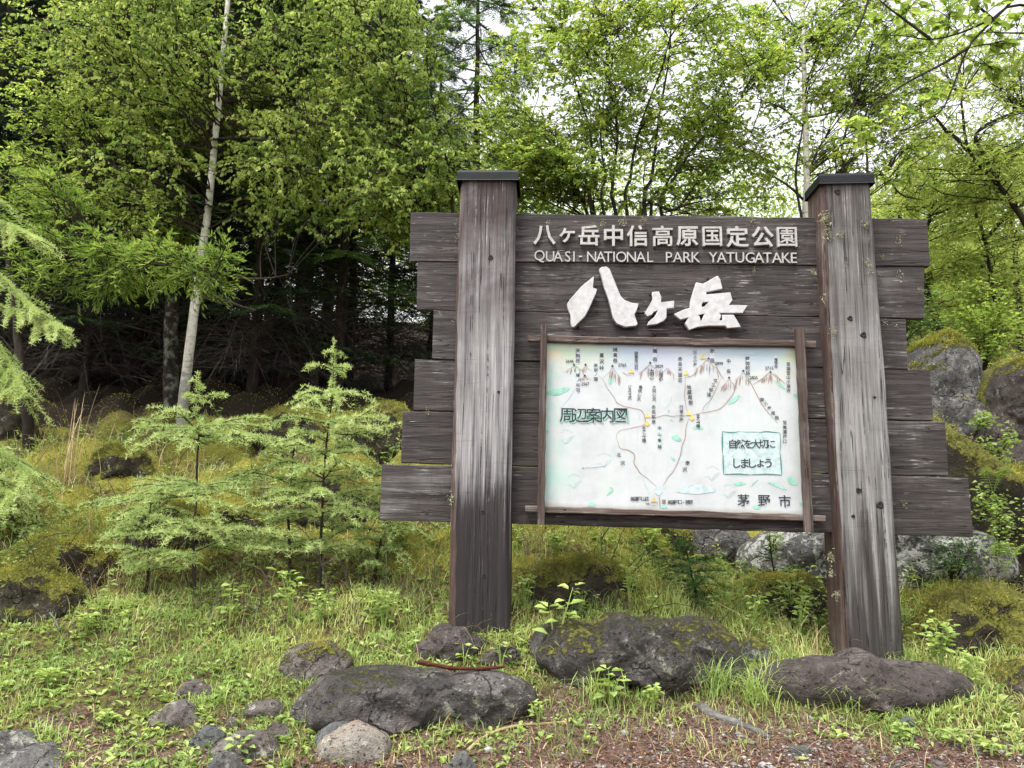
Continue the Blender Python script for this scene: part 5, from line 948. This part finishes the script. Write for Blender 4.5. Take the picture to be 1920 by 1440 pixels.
# conifers of the dark wood: built once, then copied
def conifer(seed, hgt, cb, R, label, leafm='conifer_leaf', nb=90, needle=.085, droop=.35, dead=90, trunk=.14, bark='dark_bark', group=None, name='conifer_tree'):
    o = thing(name, (0, 0, 0), label, 'tree', group); r = np.random.default_rng(seed); tr, br, lf = MB(), MB(), MB()
    P = np.stack([np.cumsum(r.normal(size=24)) * .012, np.cumsum(r.normal(size=24)) * .012, np.linspace(-.4, hgt, 24)], -1); tube(tr, P, trunk * (1 - np.linspace(0, .93, 24)), 8)
    at = lambda z: np.array([np.interp(z, P[:, 2], P[:, 0]), np.interp(z, P[:, 2], P[:, 1]), z])
    for k in range(dead):
        z = r.uniform(.3, cb * 1.25); a = r.uniform(0, 2 * PI); l = r.uniform(.5, 1.9); d = np.array([math.cos(a), math.sin(a), r.uniform(-.3, .3)]); b = at(z)
        Q = smoothline([b, b + d * l * .5 + [0, 0, r.uniform(-.05, .15) * l], b + d * l + [0, 0, -r.uniform(.0, .45) * l] + r.normal(size=3) * .1], 8); tube(br, Q, np.linspace(.009, .002, 8), 3, cap=False)
        for j in range(4):
            i = r.integers(2, 7); e = nrm(d + r.normal(size=3) * .8) * l * r.uniform(.2, .45); tube(br, smoothline([Q[i], Q[i] + e * .6, Q[i] + e + [0, 0, -.06]], 4), [.003, .0025, .002, .0012], 3, cap=False)
    PP, AA, TT = [], [], []
    for k in range(nb):
        u = (k + r.uniform()) / nb; z = cb + (hgt - cb) * u ** .9; l = R * (1 - u) ** .75 * r.uniform(.65, 1.1) + .15; a = k * 2.4 + r.uniform(-.4, .4); d = np.array([math.cos(a), math.sin(a), 0]); b = at(z)
        Q = smoothline([b, b + d * l * .5 + [0, 0, .02 - droop * l * .35], b + d * l + [0, 0, -droop * l * .6]], 14); tube(br, Q, np.linspace(.016, .003, 14), 3, cap=False); S = np.array([-d[1], d[0], 0])
        m = int(10 + l * 16); i = r.uniform(2.5, 13, m); i0 = np.clip(i.astype(int), 0, 12); f = (i - i0)[:, None]; c = Q[i0] * (1 - f) + Q[i0 + 1] * f
        sl = (l * .38) * (1.1 - i / 13) + .12; sg = r.choice([-1, 1], m); sd = nrm(S * sg[:, None] + d * .7 + np.stack([r.normal(size=m) * .15, r.normal(size=m) * .15, -.25 - r.uniform(0, .35, m)], -1)); tv = r.uniform(.1, .9)
        for g in range(9):
            w = (g + .5) / 9; q = c + sd * (sl * w)[:, None]
            for s_ in (-1, 1): PP.append(q); AA.append(nrm(sd * .9 + np.cross(sd, [0, 0, 1.0]) * s_ + [0, 0, -.12] + r.normal(size=(m, 3)) * .2)); TT.append(np.full(m, tv + .25 * w - .1))
    Pn, An, Tn = np.concatenate(PP), np.concatenate(AA), np.concatenate(TT); n = len(Pn); L = needle * r.uniform(.7, 1.2, n)[:, None]; S = nrm(np.cross(An, rdir(n, 1.0, .5))) * needle * .11
    mbv = np.stack([Pn - S, Pn + S, Pn + An * L], 1).reshape(-1, 3); lf.add(mbv, None, np.arange(3 * n).reshape(-1, 3), np.repeat(np.clip(Tn, 0, 1), 3))
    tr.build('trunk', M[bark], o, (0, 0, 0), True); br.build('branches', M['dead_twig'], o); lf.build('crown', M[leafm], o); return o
def dup(root, loc, rz, sc, label):
    c = root.copy(); col.objects.link(c); c.location = loc; c.rotation_euler = (0, 0, rz); c.scale = (sc, sc, sc); c['label'] = label
    for ch in list(root.children): d = ch.copy(); col.objects.link(d); d.parent = c
    return c
G = 'dark conifers of the shaded wood on the left'
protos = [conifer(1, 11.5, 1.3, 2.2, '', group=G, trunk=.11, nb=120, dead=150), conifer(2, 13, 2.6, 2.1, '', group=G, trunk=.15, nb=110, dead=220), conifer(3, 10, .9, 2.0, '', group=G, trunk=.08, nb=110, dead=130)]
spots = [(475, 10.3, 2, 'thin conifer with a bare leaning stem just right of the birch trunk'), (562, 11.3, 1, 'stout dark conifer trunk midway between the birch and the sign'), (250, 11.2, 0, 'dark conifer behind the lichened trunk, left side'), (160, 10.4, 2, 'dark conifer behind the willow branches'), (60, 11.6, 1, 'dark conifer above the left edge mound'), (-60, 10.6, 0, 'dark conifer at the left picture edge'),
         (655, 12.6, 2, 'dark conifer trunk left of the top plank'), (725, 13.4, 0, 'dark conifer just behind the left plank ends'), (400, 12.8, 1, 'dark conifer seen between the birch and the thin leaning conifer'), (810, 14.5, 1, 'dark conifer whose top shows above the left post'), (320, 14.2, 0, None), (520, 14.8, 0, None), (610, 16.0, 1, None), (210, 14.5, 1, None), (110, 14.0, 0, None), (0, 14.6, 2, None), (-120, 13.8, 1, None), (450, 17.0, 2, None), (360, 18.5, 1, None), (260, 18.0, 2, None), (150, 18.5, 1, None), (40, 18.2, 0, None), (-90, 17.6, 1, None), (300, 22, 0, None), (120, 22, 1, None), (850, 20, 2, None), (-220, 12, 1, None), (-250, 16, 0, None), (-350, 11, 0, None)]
used = set()
for k, (px, Y, pr, lb) in enumerate(spots):
    x = atY(px, 700, Y)[0]; loc = on(x, Y, -.05); lb = lb or 'dark conifer deep in the shaded wood behind the nearer trunks'; r = protos[pr]
    if pr not in used: used.add(pr); r.location = loc; r['label'] = lb; r.rotation_euler = (0, 0, k * 1.3)
    else: dup(r, loc, k * 2.1, rng.uniform(.85, 1.2) * (.62 if px in (810, 850, 725) else 1), lb)
sp1 = conifer(9, 7.5, 1.6, 1.7, 'mid green spruce with soft drooping boughs between the dark trunks and the sign', 'spruce_leaf', 70, .075, .45, 50, .09, name='spruce_tree'); sp1.location = on(atY(640, 600, 10.6)[0], 10.6)
dup(sp1, on(atY(880, 500, 11.8)[0], 11.8), 2.0, 1.15, 'mid green spruce whose boughs show just left of the cap of the left post')
dup(sp1, on(atY(1720, 600, 9.3)[0], 9.3, -1.2), 1.0, .42, 'small dark green spruce between the right plank ends and the mossy standing rock')

# young larches with bright needle tufts
def needles(mb, C, ax, n, L, W, tint):
    """tufts: centre, axis; n needles each"""
    m = len(C); P = np.repeat(C, n, 0); A = nrm(np.repeat(ax, n, 0) * .55 + rdir(m * n)); S = nrm(np.cross(A, rdir(m * n))) * W / 2; Ls = L * rng.uniform(.7, 1.1, m * n)[:, None]
    V = np.stack([P - S, P + S, P + A * Ls + S * .3, P + A * Ls - S * .3], 1).reshape(-1, 3); mb.add(V, np.arange(4 * m * n).reshape(-1, 4), None, np.repeat(np.clip(np.repeat(tint, n) + rng.normal(size=m * n) * .08, 0, 1), 4))
def larch_branch(br, lf, Q, r0, tn, dens=.02, nn=12, L=.030, W=.0052, bare=.1):
    n = len(Q); tube(br, Q, np.linspace(r0, .0015, n), 4, cap=False); T = nrm(np.gradient(Q, axis=0)); ln = np.linalg.norm(np.diff(Q, axis=0), axis=1).sum(); m = max(3, int(ln / dens)); u = np.linspace(bare, 1, m) * (n - 1.001); i = u.astype(int); f = (u - i)[:, None]
    C = Q[i] * (1 - f) + Q[i + 1] * f; needles(lf, C + [0, 0, .003], T[i] * .6 + [0, 0, .7], nn, L, W, np.clip(tn + .25 * u / n + rng.normal(size=m) * .06, 0, 1))
def larch_sapling(name, pts, label, prof, nb, seed, lean=0.0, leafm='larch_leaf', tn=(.25, .6), nn=11, whorls=None):
    B = np.asarray(pts[0]); o = thing(name, B, label, 'tree'); tr, br, lf = MB(), MB(), MB(); r = np.random.default_rng(seed); P = smoothline(pts, 40); P[:, :2] += np.cumsum(r.normal(size=(40, 2)) * .0016, 0); tube(tr, P, np.linspace(.012, .0025, 40), 7)
    hgt = P[-1, 2] - P[0, 2]
    larch_branch(br, lf, P[32:], .003, .6, .016, nn)
    wl = [(u + r.uniform(-.025, .025), l, j * 2 * PI / n + w * 1.1 + r.uniform(-.35, .35)) for w, (u, l, n) in enumerate(whorls or []) for j in range(n)]
    if not whorls: wl = [(.12 + .84 * (k + r.uniform(-.3, .3)) / nb, float(np.interp(.12 + .84 * k / nb, *prof)), k * 2.39 + r.uniform(-.35, .35)) for k in range(nb)]
    for u, l, a in wl:
        f = min(.99, max(.02, u)) * 39; i = min(38, int(f)); b = P[i] + (P[i + 1] - P[i]) * (f - i); l = l * r.uniform(.6, 1.15) * hgt; d = np.array([math.cos(a), math.sin(a), 0])
        tipz = r.uniform(-.28, .2); Q = smoothline([b, b + d * l * .45 + [0, 0, l * r.uniform(-.02, .2)] + r.normal(size=3) * .03 * l, b + d * l + [0, 0, l * tipz]], 12); t0 = r.uniform(*tn); larch_branch(br, lf, Q, .006 * (.4 + l), t0, .022, nn)
        S = np.array([-d[1], d[0], 0])
        for j in range(int(l * 22)):
            q = int(r.uniform(1.5, 10.5)); e = nrm(d * .75 + S * (1 if j % 2 else -1) * r.uniform(.5, 1.1) + [0, 0, r.uniform(-.35, .2)]) * l * r.uniform(.15, .5) * (1.15 - q / 14); larch_branch(br, lf, smoothline([Q[q], Q[q] + e * .5 + [0, 0, .012], Q[q] + e], 5), .0025, t0 + r.uniform(-.1, .1), .024, nn)
    tr.build('trunk', M['dark_bark'], o, B, True); br.build('branches', M['twig'], o, B); lf.build('crown', M[leafm], o, B); return o
b = gpix(366, 1105); larch_sapling('young_larch', [b - [0, 0, .05]] + pp(b[1], (364, 1000), (370, 880), (374, 780), (372, 700)), 'young larch with a flat bright whorl and bare leader in front of the birch', ([0, .15, .4, .62, .72, .78, .9, 1], [.42, .48, .44, .40, .34, .10, .10, .03]), 62, 3, whorls=[(.16, .42, 4), (.26, .52, 5), (.40, .55, 6), (.64, .44, 8), (.67, .34, 4), (.74, .05, 3), (.86, .12, 3), (.92, .04, 3), (.80, .05, 3)])
b = gpix(600, 1120); larch_sapling('young_larch', [b - [0, 0, .05]] + pp(b[1], (603, 1000), (612, 880), (624, 760), (628, 640)), 'taller young larch with layered bright tufts just left of the planks', ([0, .15, .35, .6, .8, .9, 1], [.22, .30, .28, .25, .19, .10, .02]), 66, 5, whorls=[(.18, .26, 4), (.30, .28, 4), (.38, .28, 5), (.46, .30, 5), (.55, .28, 5), (.63, .26, 5), (.68, .29, 5), (.775, .17, 5), (.82, .06, 3), (.885, .13, 3), (.94, .04, 4)])
b = gpix(275, 1125); larch_sapling('young_larch', [b - [0, 0, .05]] + pp(b[1], (278, 1060), (280, 980), (284, 940)), 'low sprawling young larch left of the flat-whorled one', ([0, .3, .7, 1], [.8, .9, .7, .1]), 22, 21, whorls=[(.3, .5, 5), (.55, .55, 5), (.75, .4, 5), (.95, .15, 4)])
b = gpix(545, 1080); larch_sapling('young_larch', [b - [0, 0, .05]] + pp(b[1], (545, 980), (552, 880), (560, 790)), 'thin young larch growing between the two larger young larches', ([0, .2, .6, 1], [.25, .35, .25, .03]), 36, 7, whorls=[(.2, .35, 5), (.35, .32, 5), (.5, .3, 5), (.65, .22, 4), (.8, .12, 4), (.92, .05, 3)])
b = gpix(700, 1095); larch_sapling('young_larch', [b - [0, 0, .05]] + pp(b[1], (708, 1050), (720, 1000), (735, 940), (742, 870)), 'leaning small larch with dark bent stem below the lowest left plank', ([0, .3, .6, 1], [.1, .5, .5, .1]), 26, 9, tn=(.1, .4))
b = gpix(1308, 1150); larch_sapling('spruce_sapling', [b - [0, 0, .05]] + pp(b[1], (1300, 1110), (1290, 1060), (1278, 1005)), 'small feathery green sapling behind the lumpy boulder', ([0, .3, .6, 1], [.3, .6, .5, .1]), 24, 13, leafm='spruce_leaf', nn=8)
b = gpix(1468, 1150); larch_sapling('larch_sapling', [b - [0, 0, .05]] + pp(b[1] + .1, (1462, 1110), (1448, 1060), (1440, 1000)), 'half bare dark twiggy sapling before the pale boulder', ([0, .3, .6, 1], [.4, .7, .5, .1]), 16, 15, leafm='spruce_leaf', nn=2)
b = gpix(40, 1010); larch_sapling('young_larch', [b - [0, 0, .05]] + pp(b[1], (20, 950), (5, 880), (-5, 820)), 'young larch half cut off at the left edge above the mossy mounds', ([0, .3, .7, 1], [.45, .5, .3, .03]), 34, 17)
# bigger larch standing outside on the left, boughs reaching in
Bl = on(-5.0, 5.6); o = thing('larch_tree', Bl, 'larch outside the left edge with bright drooping boughs reaching in', 'tree'); tr, br, lf = MB(), MB(), MB()
tube(tr, smoothline([Bl - [0, 0, .2], Bl + [.02, 0, 1.5], Bl + [-.03, 0, 3], Bl + [0, 0, 5]], 30), np.linspace(.08, .03, 30), 9)
for a in (((-330, 380), (-150, 390), (-40, 405), (30, 430), (72, 452)), ((-330, 480), (-120, 480), (-20, 505), (40, 560), (70, 592)), ((-330, 530), (-100, 545), (0, 575), (70, 600), (132, 622)), ((-330, 560), (-120, 575), (-30, 620), (20, 690), (46, 742)), ((-330, 620), (-160, 630), (-60, 660), (0, 700), (30, 745)), ((-330, 760), (-140, 780), (-40, 830), (30, 870), (70, 895)), ((-330, 820), (-150, 840), (-60, 880), (0, 920), (30, 930)), ((-330, 300), (-160, 320), (-60, 350), (0, 380))):
    Q = smoothline(pp(5.4, *[(x, y, -.1 * k) for k, (x, y) in enumerate(a)]), 30); Q[0] = Bl + [0, 0, Q[0, 2] - Bl[2]]; larch_branch(br, lf, Q, .014, .5, .017, 12, bare=.35); d = nrm(Q[-1] - Q[12]); S = nrm(np.cross(d, [0, 0, 1.0]))
    for j in range(26):
        q = rng.integers(11, 28); e = nrm(d * .7 + S * rng.choice([-1, 1]) * rng.uniform(.3, 1) + [0, 0, -rng.uniform(.1, .7)]) * rng.uniform(.12, .34); larch_branch(br, lf, smoothline([Q[q], Q[q] + e * .5 + [0, 0, .015], Q[q] + e], 6), .003, rng.uniform(.3, .6), .02, 11)
tr.build('trunk', M['dark_bark'], o, Bl, True); br.build('branches', M['twig'], o, Bl); lf.build('crown', M['larch_leaf'], o, Bl)

# woods far up the slope: one mass of crowns
def mass(name, label, mat, cl, L, W):
    lf = MB()
    for (px, py, Y, rx, ry, dep, n) in cl:
        c = atY(px, py, Y); v = rdir(n) * (rng.uniform(.35, 1, n) ** .4)[:, None]; k = Y / FPX; P = c + v * [rx * k, dep, ry * k]; P = P + (fbm(P * .9, 3, 2)[:, None] - .5) * v * 2.2
        leaves(lf, P, nrm(rdir(n) + [0, 0, -.2]), rdir(n, 1.0, .8), L * rng.uniform(.6, 1.2, n), W * rng.uniform(.7, 1.1, n), np.clip(rng.uniform(.3, .7) + (fbm(P * .7, 8, 2) - .5) * 1.2 + rng.normal(size=n) * .1, 0, 1))
    return tag(lf.build(name, M[mat]), label, 'woods', kind='stuff')
mass('far_woods', 'pale yellow-green woods covering the slope far behind', 'yellow_leaf', [(1700, 480, 20, 140, 160, 2.5, 5200), (1830, 430, 21, 140, 170, 2.5, 5200), (1960, 400, 22, 170, 190, 3, 5200), (2100, 380, 23, 170, 190, 3, 2500), (1600, 520, 22, 120, 140, 3, 3200), (1480, 430, 24, 150, 140, 3, 3600), (1340, 440, 24, 150, 140, 3, 3600), (1200, 430, 25, 160, 150, 3, 3600), (1060, 410, 26, 160, 160, 3, 3600), (930, 330, 25, 120, 170, 3, 3000), (1780, 600, 18, 160, 70, 2, 2600), (1900, 610, 18, 160, 70, 2, 2400)], .17, .07)
mass('deep_woods', 'green woods glimpsed behind the dark conifers on the left', 'maple_leaf', [(900, 440, 27, 160, 190, 3, 2800), (760, 420, 28, 160, 220, 3, 2800), (600, 400, 28, 170, 240, 3, 2800), (430, 400, 28, 170, 260, 3, 2600), (260, 380, 28, 180, 280, 3, 2600), (80, 360, 28, 180, 290, 3, 2600), (-100, 360, 28, 180, 290, 3, 2400)], .22, .11)
bpy.data.objects.remove(_fo)
